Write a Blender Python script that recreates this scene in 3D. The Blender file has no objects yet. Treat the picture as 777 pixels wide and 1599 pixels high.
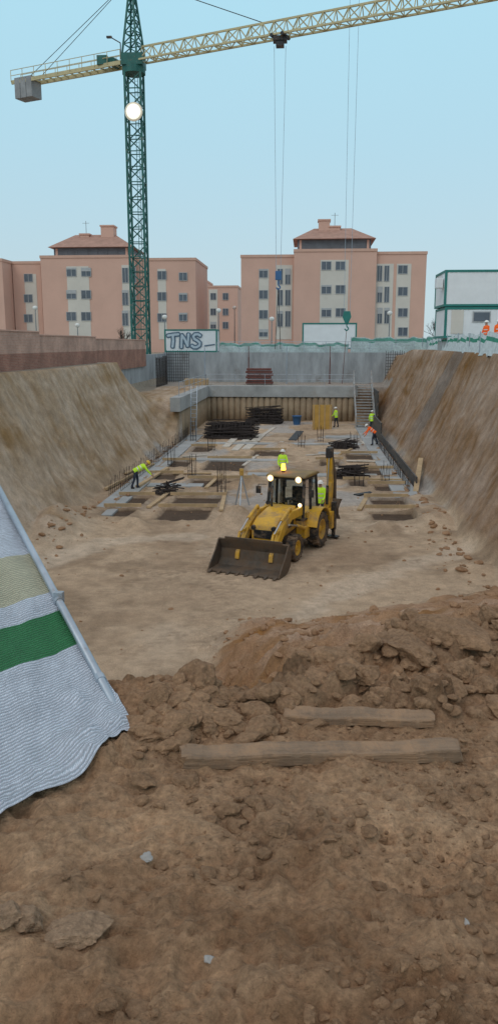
import bpy, bmesh, math, random
import numpy as np
from mathutils import Vector, Matrix, Euler
R=math.radians; random.seed(4)
scene=bpy.context.scene; COL=scene.collection
EYE=Vector((0,0,1.6)); F=1255.; PITCH=11.8; YAW=4.08; FL=-5.5
CM=Euler((R(90-PITCH),0,R(YAW))).to_matrix()
def ray(px,py): return CM@Vector(((px-388.5)/F,(799.5-py)/F,-1))
def pz(px,py,z): d=ray(px,py); return EYE+d*((z-EYE.z)/d.z)
def pY(px,py,y): d=ray(px,py); return EYE+d*(y/d.y)
def proj(p):
    c=CM.transposed()@(Vector(p)-EYE); return (388.5+F*c.x/-c.z, 799.5-F*c.y/-c.z)
def G(px,py): return pz(px,py,FL)
# ---------------------------------------------------------------- camera, world, light
cd=bpy.data.cameras.new('camera'); cam=bpy.data.objects.new('camera',cd); COL.objects.link(cam)
cam.location=EYE; cam.rotation_euler=(R(90-PITCH),0,R(YAW)); cd.sensor_fit='VERTICAL'
cd.angle=2*math.atan(799.5/F); cd.clip_end=9000; cd.clip_start=.05; scene.camera=cam
scene.view_settings.view_transform='Standard'; scene.view_settings.look='None'; scene.view_settings.exposure=0
w=bpy.data.worlds.new('World'); scene.world=w; w.use_nodes=True
nt=w.node_tree; nt.nodes.clear(); L=nt.links
out=nt.nodes.new('ShaderNodeOutputWorld'); add=nt.nodes.new('ShaderNodeAddShader')
b1=nt.nodes.new('ShaderNodeBackground'); b2=nt.nodes.new('ShaderNodeBackground')
tc=nt.nodes.new('ShaderNodeTexCoord'); sp=nt.nodes.new('ShaderNodeSeparateXYZ'); rp=nt.nodes.new('ShaderNodeValToRGB')
L.new(tc.outputs['Generated'],sp.inputs[0]); L.new(sp.outputs['Z'],rp.inputs[0]); L.new(rp.outputs[0],b1.inputs[0])
e=rp.color_ramp.elements
e[0].position=0; e[0].color=(.50,.62,.68,1); e[1].position=1; e[1].color=(.72,.73,.76,1)
for p,c in ((.10,(.48,.65,.73,1)),(.22,(.45,.69,.80,1)),(.36,(.44,.74,.87,1)),(.5,(.54,.70,.79,1)),(.68,(.70,.72,.75,1))):
    k=e.new(p); k.color=c
sky=nt.nodes.new('ShaderNodeTexSky'); sky.sky_type='NISHITA'; sky.sun_disc=False
sky.sun_elevation=R(35); sky.sun_rotation=R(200); L.new(sky.outputs[0],b2.inputs[0])
b1.inputs[1].default_value=.95; b2.inputs[1].default_value=.012
L.new(b1.outputs[0],add.inputs[0]); L.new(b2.outputs[0],add.inputs[1]); L.new(add.outputs[0],out.inputs[0])
sd=bpy.data.lights.new('sun','SUN'); sd.energy=.5; sd.angle=R(25); sd.color=(1,.90,.78)
so=bpy.data.objects.new('sun',sd); COL.objects.link(so); so.rotation_euler=(R(52),0,R(-25))
# ---------------------------------------------------------------- materials
def mixn(nt,a,b,fac,mode='MIX'):
    m=nt.nodes.new('ShaderNodeMix'); m.data_type='RGBA'; m.blend_type=mode
    for s,v in ((0,fac),(6,a),(7,b)):
        if hasattr(v,'is_linked') or hasattr(v,'links'): nt.links.new(v,m.inputs[s])
        else: m.inputs[s].default_value=v if s==0 else (*v[:3],1)
    return m.outputs[2]
def noise(nt,scale,detail=5,rough=.6,vec=None):
    n=nt.nodes.new('ShaderNodeTexNoise'); n.inputs['Scale'].default_value=scale; n.inputs['Detail'].default_value=detail; n.inputs['Roughness'].default_value=rough
    if vec is not None: nt.links.new(vec,n.inputs['Vector'])
    return n.outputs['Fac']
def rng(nt,v,a,b,c,d):
    m=nt.nodes.new('ShaderNodeMapRange'); nt.links.new(v,m.inputs[0])
    for i,q in enumerate((a,b,c,d)): m.inputs[i+1].default_value=q
    return m.outputs[0]
def mat(name,col,rough=.7,metal=0,var=.2,scale=4,bump=.2,bscale=30,mud=0,mudcol=(.30,.20,.125),mscale=3,stretch=None,emit=None,es=0,trans=0):
    m=bpy.data.materials.new(name); m.use_nodes=True; nt=m.node_tree; bs=nt.nodes['Principled BSDF']
    tc=nt.nodes.new('ShaderNodeTexCoord'); vec=tc.outputs['Object']
    if stretch:
        mp=nt.nodes.new('ShaderNodeMapping'); mp.inputs['Scale'].default_value=stretch; nt.links.new(vec,mp.inputs[0]); vec=mp.outputs[0]
    f=rng(nt,noise(nt,scale,6,.65,vec),.25,.75,1-var,1+var)
    cc=nt.nodes.new('ShaderNodeCombineColor')
    for i in range(3): nt.links.new(f,cc.inputs[i])
    c=mixn(nt,col,cc.outputs[0],1.0,'MULTIPLY')
    if mud:
        mf=rng(nt,noise(nt,mscale,8,.7,tc.outputs['Object']),.62-mud*.45,.75-mud*.3,0,.9)
        c=mixn(nt,c,mudcol,mf)
        mr=rng(nt,mf,0,1,rough,.95); nt.links.new(mr,bs.inputs['Roughness'])
    else: bs.inputs['Roughness'].default_value=rough
    nt.links.new(c,bs.inputs['Base Color']); bs.inputs['Metallic'].default_value=metal
    if bump:
        b=nt.nodes.new('ShaderNodeBump'); b.inputs['Strength'].default_value=bump; b.inputs['Distance'].default_value=.02
        nt.links.new(noise(nt,bscale,4,.6,vec),b.inputs['Height']); nt.links.new(b.outputs[0],bs.inputs['Normal'])
    if emit: bs.inputs['Emission Color'].default_value=(*emit,1); bs.inputs['Emission Strength'].default_value=es
    if trans: bs.inputs['Transmission Weight'].default_value=trans; bs.inputs['IOR'].default_value=1.08
    return m
m_yel=mat('machine_yellow',(.66,.37,.025),.45,0,.15,3,.05,40,.33,(.33,.22,.12),2.2)
m_blk=mat('black_paint',(.02,.02,.022),.5,0,.3,6,.1,40,.25)
m_roof=mat('muddy_cab_roof',(.30,.19,.05),.6,0,.3,4,.1,40,.5,(.20,.15,.10),2)
m_rub=mat('tyre_rubber',(.025,.023,.022),.85,0,.3,8,.3,40,.45,(.22,.15,.095),3)
m_steel=mat('worn_steel',(.10,.085,.07),.6,.4,.4,5,.3,40,.55,(.17,.115,.075),2)
m_chrome=mat('hydraulic_rod',(.5,.5,.5),.3,.9,.1)
m_glass=mat('cab_glass',(.50,.58,.60),.06,0,.05,2,0,trans=1)
m_lit=mat('lit_headlight',(1,.95,.8),.3,emit=(1,.86,.55),es=14,bump=0)
m_litr=mat('lit_reflector',(1,.8,.5),.3,emit=(1,.62,.25),es=1.3,bump=0)
m_flood=mat('lit_floodlight',(1,1,1),.3,emit=(1,.97,.85),es=60,bump=0)
m_flood2=mat('lit_floodlight_ring',(1,1,1),.3,emit=(1,.90,.62),es=.75,bump=0)
m_flood3=mat('lit_floodlight_rim',(.6,.55,.45),.3,emit=(1,.86,.6),es=.25,bump=0)
m_amber=mat('lit_beacon',(1,.4,.03),.3,emit=(1,.36,.03),es=9,bump=0)
m_green=mat('crane_green',(.012,.12,.105),.55,0,.3,2,.05,40,.1)
m_cyel=mat('crane_yellow',(.53,.46,.26),.55,0,.2,2,.05)
m_conc=mat('concrete',(.36,.37,.37),.9,0,.28,.6,.25,15,.15,(.28,.25,.21),.5)
m_wallc=mat('streaked_wall_concrete',(.33,.345,.36),.9,0,.34,1.1,.25,15,.1,(.22,.21,.20),.5,stretch=(1.0,1.0,.3))
m_cw=mat('counterweight_concrete',(.30,.31,.32),.9,0,.3,.8,.3,10)
m_pile=mat('earthy_pile_concrete',(.34,.255,.17),.95,0,.35,.8,.5,8,.2)
m_rebar=mat('rebar_steel',(.045,.036,.034),.75,.3,.4,9,.1)
m_rust=mat('rusty_red_steel',(.15,.055,.045),.8,.1,.3,3,.2)
m_wood=mat('formwork_timber',(.46,.33,.19),.85,0,.3,2,.3,30)
m_pale=mat('pale_board',(.55,.50,.43),.85,0,.3,3,.3,20)
m_old=mat('muddy_old_timber',(.25,.165,.105),.9,0,.45,5,.5,30,.38,(.37,.225,.13),9,stretch=(.18,3.5,3.5))
m_ochre=mat('ochre_formwork',(.50,.30,.07),.7,0,.2,2,.1)
m_brick=mat('hazed_salmon_brick',(.66,.415,.33),.9,0,.08,.25,.1,6)  # brick paled and greyed: distance haze is put into the colour
m_coping=mat('brick_coping',(.62,.39,.305),.9,0,.1,1,.1)
m_cream=mat('cream_render',(.65,.61,.55),.9,0,.08,.5,.05)
m_wfr=mat('window_shutter_frame',(.42,.43,.44),.6,0,.1)
m_pane=mat('hazed_window_pane',(.10,.12,.15),.15,0,.3,.6,0)  # lightened glass, haze of the far blocks painted into the base colour
m_dark=mat('dark_penthouse_cladding',(.12,.13,.15),.5,0,.3,1)
m_tile=mat('hazed_terracotta_tile',(.41,.24,.185),.85,0,.25,1.2,.5,5)  # tile tone washed out, its colour stands in for distance haze
m_white=mat('white_cabin_panel',(.80,.82,.84),.5,0,.06,1,.05)
m_gtrim=mat('green_cabin_trim',(.02,.19,.165),.5,0,.15,2,.05)
m_graf=mat('graffiti_outline_paint',(.10,.16,.23),.7,0,.2,2,0)
m_graf2=mat('graffiti_fill_paint',(.50,.60,.68),.7,0,.15,2,0)
m_grail=mat('galvanised_steel',(.42,.47,.53),.45,.6,.2,5,.1,40,.12)
m_stair=mat('pale_stair_metal',(.34,.355,.36),.6,.1,.3,5,.1,40,.3)
m_skin=mat('skin',(.46,.27,.19),.6,0,.1,5,.05)
m_trou=mat('navy_work_trousers',(.03,.04,.065),.9,0,.3,8,.2)
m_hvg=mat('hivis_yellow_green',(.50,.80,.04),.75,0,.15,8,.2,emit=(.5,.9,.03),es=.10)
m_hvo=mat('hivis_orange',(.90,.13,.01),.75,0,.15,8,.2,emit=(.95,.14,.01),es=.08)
m_refl=mat('reflective_tape',(.75,.76,.76),.35,.2,.05)
m_boot=mat('work_boot',(.03,.022,.018),.8,0,.3)
m_hw=mat('white_helmet',(.8,.8,.78),.35,0,.05)
m_hy=mat('yellow_helmet',(.75,.5,.04),.35,0,.05)
m_bark=mat('bark',(.07,.055,.045),.95,0,.3,4,.4)
m_lamp=mat('lamp_post_grey',(.25,.27,.28),.5,.4,.1)
m_globe=mat('lamp_globe',(.75,.75,.72),.3)
m_blue=mat('blue_plastic',(.04,.13,.3),.5,0,.2)
m_cloth=mat('dark_sheet',(.035,.04,.045),.7,0,.4,3,.5,6)
m_member=mat('dark_waterproof_sheet',(.045,.045,.045),.6,0,.4,1.5,.3,6,.25)
def brickmat(name,c1,c2,mo):
    m=bpy.data.materials.new(name); m.use_nodes=True; nt=m.node_tree; bs=nt.nodes['Principled BSDF']; bs.inputs['Roughness'].default_value=.95
    tc=nt.nodes.new('ShaderNodeTexCoord'); s=nt.nodes.new('ShaderNodeSeparateXYZ'); c=nt.nodes.new('ShaderNodeCombineXYZ')
    nt.links.new(tc.outputs['Object'],s.inputs[0]); nt.links.new(s.outputs[1],c.inputs[0]); nt.links.new(s.outputs[2],c.inputs[1])
    b=nt.nodes.new('ShaderNodeTexBrick'); nt.links.new(c.outputs[0],b.inputs[0]); b.inputs['Scale'].default_value=1
    b.inputs['Brick Width'].default_value=.25; b.inputs['Row Height'].default_value=.075; b.inputs['Mortar Size'].default_value=.008
    b.inputs['Color1'].default_value=(*c1,1); b.inputs['Color2'].default_value=(*c2,1); b.inputs['Mortar'].default_value=(*mo,1)
    f=rng(nt,noise(nt,.8,6,.6,tc.outputs['Object']),.3,.7,.7,1.25); cc=nt.nodes.new('ShaderNodeCombineColor')
    for i in range(3): nt.links.new(f,cc.inputs[i])
    nt.links.new(mixn(nt,b.outputs[0],cc.outputs[0],1.0,'MULTIPLY'),bs.inputs['Base Color'])
    return m
m_bw1=brickmat('old_salmon_brickwork',(.54,.325,.25),(.47,.27,.20),(.49,.39,.33))
m_bw2=brickmat('dark_red_brickwork',(.36,.165,.115),(.29,.12,.085),(.33,.24,.19))
def fabric(name,col):
    m=bpy.data.materials.new(name); m.use_nodes=True; nt=m.node_tree; bs=nt.nodes['Principled BSDF']; bs.inputs['Roughness'].default_value=.75
    uv=nt.nodes.new('ShaderNodeUVMap'); 
    def wave(sc,dirn,dist):
        w=nt.nodes.new('ShaderNodeTexWave'); w.bands_direction=dirn; w.inputs['Scale'].default_value=sc; w.inputs['Distortion'].default_value=dist; w.inputs['Detail'].default_value=2
        w.inputs['Detail Scale'].default_value=2
        nt.links.new(uv.outputs[0],w.inputs[0]); return w.outputs['Fac']
    a=wave(17,'X',2.6); b=wave(34,'Y',3)
    mx=nt.nodes.new('ShaderNodeMath'); mx.operation='MULTIPLY'; nt.links.new(a,mx.inputs[0]); nt.links.new(b,mx.inputs[1])
    ad=nt.nodes.new('ShaderNodeMath'); ad.operation='ADD'; nt.links.new(a,ad.inputs[0]); nt.links.new(mx.outputs[0],ad.inputs[1])
    n=noise(nt,7,6,.7,uv.outputs[0])
    f=rng(nt,ad.outputs[0],0,1.5,.50,1.2); g=rng(nt,n,.3,.7,.82,1.12)
    mm=nt.nodes.new('ShaderNodeMath'); mm.operation='MULTIPLY'; nt.links.new(f,mm.inputs[0]); nt.links.new(g,mm.inputs[1])
    cc=nt.nodes.new('ShaderNodeCombineColor')
    for i in range(3): nt.links.new(mm.outputs[0],cc.inputs[i])
    nt.links.new(mixn(nt,col,cc.outputs[0],1.0,'MULTIPLY'),bs.inputs['Base Color'])
    bp=nt.nodes.new('ShaderNodeBump'); bp.inputs['Strength'].default_value=.8; bp.inputs['Distance'].default_value=.008
    nt.links.new(ad.outputs[0],bp.inputs['Height']); nt.links.new(bp.outputs[0],bs.inputs['Normal'])
    return m
m_fw=fabric('white_knit_screen',(.72,.78,.88)); m_fy=fabric('straw_knit_screen',(.64,.61,.44)); m_fg=fabric('green_knit_screen',(.03,.23,.075))
# ---------------------------------------------------------------- mesh builder
ORG={}
class MB:
    def __init__(s): s.v=[]; s.f=[]; s.m=[]; s.uv=None
    def add(s,vs,fs,mi=0):
        o=len(s.v); s.v+= [Vector(q) for q in vs]; s.f+=[tuple(i+o for i in f) for f in fs]; s.m+=[mi]*len(fs)
    def box(s,a,b,mi=0):
        x0,y0,z0=a; x1,y1,z1=b
        s.add([(x0,y0,z0),(x1,y0,z0),(x1,y1,z0),(x0,y1,z0),(x0,y0,z1),(x1,y0,z1),(x1,y1,z1),(x0,y1,z1)],
              [(0,3,2,1),(4,5,6,7),(0,1,5,4),(1,2,6,5),(2,3,7,6),(3,0,4,7)],mi)
    def bar(s,p,q,w,h=None,mi=0,up=(0,0,1)):
        p=Vector(p); q=Vector(q); h=h or w; d=(q-p).normalized(); u=Vector(up)
        if abs(d.dot(u))>.98: u=Vector((0,1,0))
        a=d.cross(u).normalized()*w/2; b=d.cross(a).normalized()*h/2
        s.add([p-a-b,p+a-b,p+a+b,p-a+b,q-a-b,q+a-b,q+a+b,q-a+b],[(0,3,2,1),(4,5,6,7),(0,1,5,4),(1,2,6,5),(2,3,7,6),(3,0,4,7)],mi)
    def tube(s,p,q,r,r2=None,n=8,mi=0):
        p=Vector(p); q=Vector(q); r2=r if r2 is None else r2; d=(q-p).normalized(); u=Vector((0,0,1)) if abs(d.z)<.9 else Vector((1,0,0))
        a=d.cross(u).normalized(); b=d.cross(a)
        vs=[]
        for c,rr in ((p,r),(q,r2)):
            for i in range(n):
                t=2*math.pi*i/n; vs.append(c+a*rr*math.cos(t)+b*rr*math.sin(t))
        s.add(vs,[(i,(i+1)%n,n+(i+1)%n,n+i) for i in range(n)]+[tuple(range(n-1,-1,-1)),tuple(range(n,2*n))],mi)
    def path(s,pts,r,n=6,mi=0):
        for a,b in zip(pts,pts[1:]): s.tube(a,b,r,None,n,mi)
    def extr(s,pts,vec,mi=0):
        n=len(pts); vec=Vector(vec); vs=[Vector(p) for p in pts]+[Vector(p)+vec for p in pts]
        s.add(vs,[tuple(range(n-1,-1,-1)),tuple(range(n,2*n))]+[(i,(i+1)%n,n+(i+1)%n,n+i) for i in range(n)],mi)
    def prism(s,yz,x0,x1,mi=0): s.extr([(x0,y,z) for y,z in yz],(x1-x0,0,0),mi)
    def lathe(s,prof,c,n=28,mi=0,axis='x',closed=False,mis=None):
        c=Vector(c); vs=[]; k=len(prof)
        for i in range(n):
            t=2*math.pi*i/n
            for r,x in prof:
                vs.append(c+(Vector((x,r*math.cos(t),r*math.sin(t))) if axis=='x' else Vector((r*math.cos(t),r*math.sin(t),x))))
        fs=[]; ms=[]
        for i in range(n):
            j=(i+1)%n
            for a in range(k if closed else k-1):
                b=(a+1)%k; fs.append((i*k+a,i*k+b,j*k+b,j*k+a)); ms.append(mis[a] if mis else mi)
        o=len(s.m); s.add(vs,fs,mi); s.m[o:]=ms
    def ball(s,c,rx,ry,rz,nu=12,nv=8,mi=0,v0=0.):
        c=Vector(c); vs=[]
        for j in range(nv+1):
            ph=math.pi*(v0+(1-v0)*j/nv)-math.pi/2
            for i in range(nu):
                t=2*math.pi*i/nu; vs.append(c+Vector((rx*math.cos(ph)*math.cos(t),ry*math.cos(ph)*math.sin(t),rz*math.sin(ph))))
        s.add(vs,[(j*nu+i,j*nu+(i+1)%nu,(j+1)*nu+(i+1)%nu,(j+1)*nu+i) for j in range(nv) for i in range(nu)],mi)
    def build(s,name,mats,parent=None,smooth=False,bevel=0,origin=None):
        if not isinstance(mats,(list,tuple)): mats=[mats]
        off=Vector((0,0,0))
        if parent is not None: off=ORG.get(parent.name,off)
        else:
            if origin is None:
                xs=[v.x for v in s.v]; ys=[v.y for v in s.v]; zs=[v.z for v in s.v]
                origin=Vector(((min(xs)+max(xs))/2,(min(ys)+max(ys))/2,min(zs)))
            off=Vector(origin)
        me=bpy.data.meshes.new(name); me.from_pydata([v-off for v in s.v],[],s.f)
        for m in mats: me.materials.append(m)
        me.polygons.foreach_set('material_index',s.m)
        bm=bmesh.new(); bm.from_mesh(me); bmesh.ops.recalc_face_normals(bm,faces=bm.faces); bm.to_mesh(me); bm.free()
        if smooth: me.polygons.foreach_set('use_smooth',[True]*len(me.polygons))
        o=bpy.data.objects.new(name,me); COL.objects.link(o)
        if parent is not None: o.parent=parent; ORG[o.name]=off
        else: o.location=off; ORG[o.name]=off
        if bevel:
            b=o.modifiers.new('bevel','BEVEL'); b.width=bevel; b.segments=2; b.limit_method='ANGLE'
        return o
def tag(o,label,cat,group=None,kind=None):
    if label: o['label']=label
    if cat: o['category']=cat
    if group: o['group']=group
    if kind: o['kind']=kind
    return o
def thing(name,label,cat,loc,rz=0,group=None,world=False):
    o=bpy.data.objects.new(name,None); COL.objects.link(o); o.location=loc; o.rotation_euler=(0,0,rz); o.empty_display_size=.1
    ORG[o.name]=Vector(loc) if world else Vector((0,0,0))
    return tag(o,label,cat,group)
# ---------------------------------------------------------------- ground
def h2(ix,iy,s):
    v=np.sin(ix*127.1+iy*311.7+s*74.7)*43758.5453; return v-np.floor(v)
def vn(x,y,s=0):
    ix=np.floor(x); iy=np.floor(y); fx=x-ix; fy=y-iy; fx=fx*fx*(3-2*fx); fy=fy*fy*(3-2*fy)
    a=h2(ix,iy,s); b=h2(ix+1,iy,s); c=h2(ix,iy+1,s); d=h2(ix+1,iy+1,s)
    return ((a+(b-a)*fx)*(1-fy)+(c+(d-c)*fx)*fy)*2-1
def fbm(x,y,o=4,s=0):
    t=0; a=.55; 
    for i in range(o):
        t=t+a*vn(x,y,s+i); x,y=(x*1.62-y*1.22+3.1),(x*1.22+y*1.62+1.7); a*=.5
    return t
def fbs(x,y,o=4,s=0):
    t=0; a=.55
    for i in range(o): t=t+a*vn(x,y,s+i); x=x*2.03+3.1; y=y*2.03+1.7; a*=.5
    return t
def lumps(x,y,cell,s,dens=.6):
    ix=np.floor(x/cell); iy=np.floor(y/cell); o=np.zeros_like(x)
    for dx in (-1,0,1):
        for dy in (-1,0,1):
            jx=ix+dx; jy=iy+dy; cx=(jx+h2(jx,jy,s))*cell; cy=(jy+h2(jx,jy,s+9))*cell
            r=cell*(.18+.4*h2(jx,jy,s+5))*(h2(jx,jy,s+3)<dens)
            an=6.28*h2(jx,jy,s+7); ca=np.cos(an); sa=np.sin(an); st=.6+.7*h2(jx,jy,s+8)
            u=((x-cx)*ca+(y-cy)*sa)*st; v=(-(x-cx)*sa+(y-cy)*ca)/st
            d2=np.maximum(np.abs(u),np.abs(v))**2*.55+(u*u+v*v)*.45
            o=np.maximum(o,np.minimum(np.sqrt(np.maximum(r*r-d2,0)),r*.62))
    return o
def sm(a,b,x):
    t=np.clip((x-a)/(b-a),0,1); return t*t*(3-2*t)
def spline(pl):
    p=[G(*q) for q in pl]; P=[]
    for i in range(len(p)-1):
        p0=p[max(i-1,0)]; p1=p[i]; p2=p[i+1]; p3=p[min(i+2,len(p)-1)]
        for k in range(6):
            t=k/6; P.append(.5*((2*p1)+(p2-p0)*t+(2*p0-5*p1+4*p2-p3)*t*t+(3*p1-p0-3*p2+p3)*t**3))
    P.append(p[-1]); return [(a.x,a.y) for a in P]
tracks=[spline(pl) for pl in ([(185,1032),(290,985),(335,950),(345,925),(300,905),(200,890)],[(225,1042),(330,1000),(372,960),(380,925),(330,893)],[(80,950),(200,915),(335,880)],
           [(430,975),(500,940),(570,900),(650,875)])]
pales=[spline([(430,985),(500,945),(580,905),(720,858)]),spline([(70,880),(170,850),(300,838)])]
def pdist(X,Y,lines):
    best=np.full(X.shape,9.); S=np.zeros_like(X); LT=np.zeros_like(X)
    for P in lines:
        s=0
        for (ax,ay),(bx,by) in zip(P,P[1:]):
            dx,dy=bx-ax,by-ay; ln=math.hypot(dx,dy)+1e-6; dx/=ln; dy/=ln
            t=np.clip((X-ax)*dx+(Y-ay)*dy,0,ln); qx=X-ax-t*dx; qy=Y-ay-t*dy; d=np.hypot(qx,qy); l=qx*dy-qy*dx
            u=d<best; best=np.where(u,d,best); S=np.where(u,s+t,S); LT=np.where(u,l,LT); s+=ln
    return best,S,LT
holes=[(248,326,797,815,'nearest left'),(268,342,778,792,'second left'),(163,205,798,812,'far left near'),(187,228,778,790,'left hand'),(296,345,751,763,'third left'),(322,382,718,738,'fourth left'),(582,646,803,818,'nearest right'),(580,632,782,794,'second right'),(568,610,735,745,'third right'),(540,585,712,720,'fourth right'),(232,275,742,752,'left footing side'),(395,440,706,714,'far middle'),
 (585,628,760,770,'right middle'),(545,570,752,762,'loader side'),(255,296,722,731,'far left side'),(352,392,752,762,'tripod side'),(300,330,700,708,'back left'),(500,530,722,730,'back right')]
HQ=[]
for a,b,c,d,_ in holes:
    p=G((a+b)/2,(c+d)/2); wx=(b-a)/F*p.y/2; y1=G((a+b)/2,c).y; y0=G((a+b)/2,d).y; HQ.append((p.x-wx,p.x+wx,y0,y1))
HEAP=[(G(368,822),.95,.75),(G(395,760),.5,1.2),(G(90,830),.5,1.6),(G(205,822),.35,.6),(G(600,826),.3,.6),(G(440,700),.4,1.2)]
def H(x,y,full=False):
    z0=.35+.8*sm(-6,8,x); zs=z0+(.5-z0)*sm(70,84,y)
    n=fbm(x*.35,y*.35,4,1)
    fl=FL+.08*fbm(x*.5,y*.5,3,2)+.035*fbm(x*3,y*3,3,3)+.016*fbm(x*9,y*9,2,4)
    for p,hh,ww in HEAP: fl=fl+hh*np.exp(-((x-p.x)**2+(y-p.y)**2)/ww**2)*(1+.25*fbm(x*2.5,y*2.5,3,6))
    hole=np.zeros_like(x); lip=np.zeros_like(x)
    for a,b,c,d in HQ:
        ed=.07; wob=.08*fbm(x*2,y*2,2,8)
        k=sm(a-ed,a+ed,x+wob)*(1-sm(b-ed,b+ed,x+wob))*sm(c-ed,c+ed,y+wob)*(1-sm(d-ed,d+ed,y+wob)); hole=np.maximum(hole,k)
        k=sm(a-.5,a,x+wob)*(1-sm(b,b+.5,x+wob))*sm(c-.6,c,y+wob)*(1-sm(d,d+.6,y+wob)); lip=np.maximum(lip,k)
    fl=fl-1.0*hole+.12*lip*(1-hole)
    tr=np.zeros_like(x); pal=np.zeros_like(x); trd=np.zeros_like(x)
    msk=(y>13)&(y<36)&(x>-11)&(x<7)
    if msk.any():
        X=x[msk]; Y=y[msk]; best,S,LT=pdist(X,Y,tracks)
        ins=1-sm(.20,.28,best); rim=np.exp(-((best-.34)/.10)**2)
        tread=sm(-.35,.35,np.sin((S+np.abs(LT)*.9)*2*math.pi/.30))
        wgt=.25+.6*sm(-.25,.35,fbm(X*.35,Y*.35,3,12))
        fl[msk]=fl[msk]+wgt*(ins*(-.06+.045*tread)+.04*rim); tr[msk]=ins*wgt*(1-tread); trd[msk]=ins*wgt*tread
        pb,_,_=pdist(X,Y,pales); pal[msk]=(1-sm(.2,.9,pb+.6*fbm(X*1.2,Y*1.2,3,14)))
    gulx=fbm(x*.55,y*.4,4,23)
    xc=-13.1+.45*fbm(y*.3,y*0+2,3,15)+.12*fbm(y*1.5,y*0+2,2,19); xf=-9.75+.5*fbm(y*.35,y*0+5,3,16)
    t=np.clip((x-xc)/(xf-xc),0,1); bell=np.sqrt(np.sin(math.pi*t)+1e-9)*(t>0)*(t<1); s1=t*7.2
    xc2=9.05+.35*fbm(y*.3,y*0+8,3,17)+.12*fbm(y*1.5,y*0+3,2,20); xf2=5.85+.45*fbm(y*.35,y*0+3,3,18)
    t2=np.clip((xc2-x)/(xc2-xf2),0,1); bell2=np.sqrt(np.sin(math.pi*t2)+1e-9)*(t2>0)*(t2<1); s2=t2*7.5+20
    sc=np.where(x<-2,s1,s2)
    scp=fbs(sc*.22+y*.06,y*2.6,3,22)
    det=.28*fbm(sc*.45,y*.4,4,21)+.12*fbm(sc*1.6,y*1.6,4,27)+.15*lumps(sc,y,.8,28,.35)+.06*fbm(sc*5,y*5,3,24)+.055*scp
    lb=zs+(FL-zs)*(1-(1-t)**1.22)+bell*(.25*gulx+1.0*det)
    rb=zs+(FL-zs)*(1-(1-t2)**1.10)+bell2*(.25*gulx+1.25*det)
    tal=.55*np.exp(-((x-5.3)/.8)**2)*sm(-.2,.5,fbm(y*.4,y*0+1,3,29))*(1-sm(34,40,y)); tal2=.5*np.exp(-((x+9.6)/.8)**2)*sm(-.2,.5,fbm(y*.4,y*0+6,3,30))*(1-sm(33,38,y))
    fl=fl+tal+tal2
    s=sm(56.5,61.5,y+.8*n); alt=np.where(x>-9.45,FL,np.where(x>-15.25,-2.3,zs))
    lb=lb+(alt-lb)*s
    base=fl
    base=base+(-2.35-base)*sm(76.1,76.4,y); 
    z=np.maximum(np.maximum(base,np.where(x<-2,lb,-99)),np.where(x>-2,rb,-99))
    z=z+(zs-z)*sm(86.1,86.5,y)
    # near plateau
    pk=sm(-.75,-.6,x)*(1-sm(1.0,1.12,x))*sm(2.5,2.66,y)*(1-sm(3.45,3.6,y))
    lumpm=sm(2.7,3.2,y)*(1-sm(6,9,y))*(1-.75*pk)
    yc=3.62+1.3*sm(-.45,.9,x)+.25*fbm(x*1.3,y*0+4,3,31)+.10*fbm(x*5,y*0+4,2,34)
    zn=-.05*np.maximum(y-1.6,0)-.55*np.maximum(y-yc,0)-.45*np.maximum(y-yc-.35,0)
    zn=zn+.07*np.exp(-((x-1.0)/.7)**2-((y-4.7)/.5)**2)+.13*np.exp(-((x+.72)/.42)**2-((y-3.5)/.35)**2)
    zn=zn+.05*fbm(x*1.4,y*1.4,4,32)*(1-.6*pk)+(.038*fbm(x*5,y*5,4,33)+.019*fbm(x*17,y*17,3,37))*(1-.5*pk)
    zn=zn-.036*np.abs(vn(x*7,y*7,35))*(1-.5*pk)-.022*np.abs(vn(x*17,y*17,36))-.010*np.abs(vn(x*37,y*37,38))
    zn=zn-.05*np.abs(np.sin((x*.9-y*.45)*6+1.5*fbm(x*1.5,y*1.5,3,39)))*sm(.0,.5,x)*(1-sm(2.5,2.9,y))
    L0=lumps(x,y,.42,44,.45); L1=lumps(x,y,.24,41,.55); L2=lumps(x,y,.11,47,.6); L3=lumps(x,y,.05,52,.5)
    fg=sm(-.12,.3,fbm(x*1.2,y*1.2,3,57))
    rgh=1+.55*fbm(x*20,y*20,2,55)
    zn=zn+(L0*.55*lumpm+L1*(.04+.12*fg*(1-pk)+.6*lumpm)*.85+L2*(.16+.36*fg*(1-pk)+.5*lumpm)+L3*(.5+.4*fg))*rgh
    # ramp
    q=.5*fbm(x*.7,y*.7,3,61)
    xx=x+.12*(y-12)+q*.8+.25*fbm(x*2.5,y*2.5,3,64)
    rh=2.3*sm(-2.2,.1,xx)+.10*np.clip(x,0,7)
    up=sm(9.4,11.0,y+.8*q+.5*np.clip(-x,-1,1)); dn=1-np.clip((y-12.1-.3*np.clip(x,0,6))/(8.3+.25*np.clip(x,0,6)),0,1)
    zr=FL-.05+rh*up*dn*(1-sm(30,36,y))+.18*fbm(x*1.6,y*1.6,4,62)*sm(0,.4,rh*dn)+.07*fbm(x*6,y*6,3,63)
    zr=zr+.07*np.sin((y*.8+x*.35)*7+2*q)*sm(.8,2,rh)*sm(12,13,y)*(1-sm(17,19,y))
    brk=sm(0.1,.6,rh)*(1-sm(13,16,y))
    zr=zr+(lumps(x,y,.55,66,.45)*.55+lumps(x,y,.28,68,.55)*.55+.14*np.abs(vn(x*2.2,y*2.2,69)))*brk
    inpit=(x>-12.5)&(x<9.2)
    zz=np.maximum(z,np.where(y<16,zn,-99)); isnear=(zn>z)&(y<16)
    isr=(zr>zz+.0)&(y<30)&inpit
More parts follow.
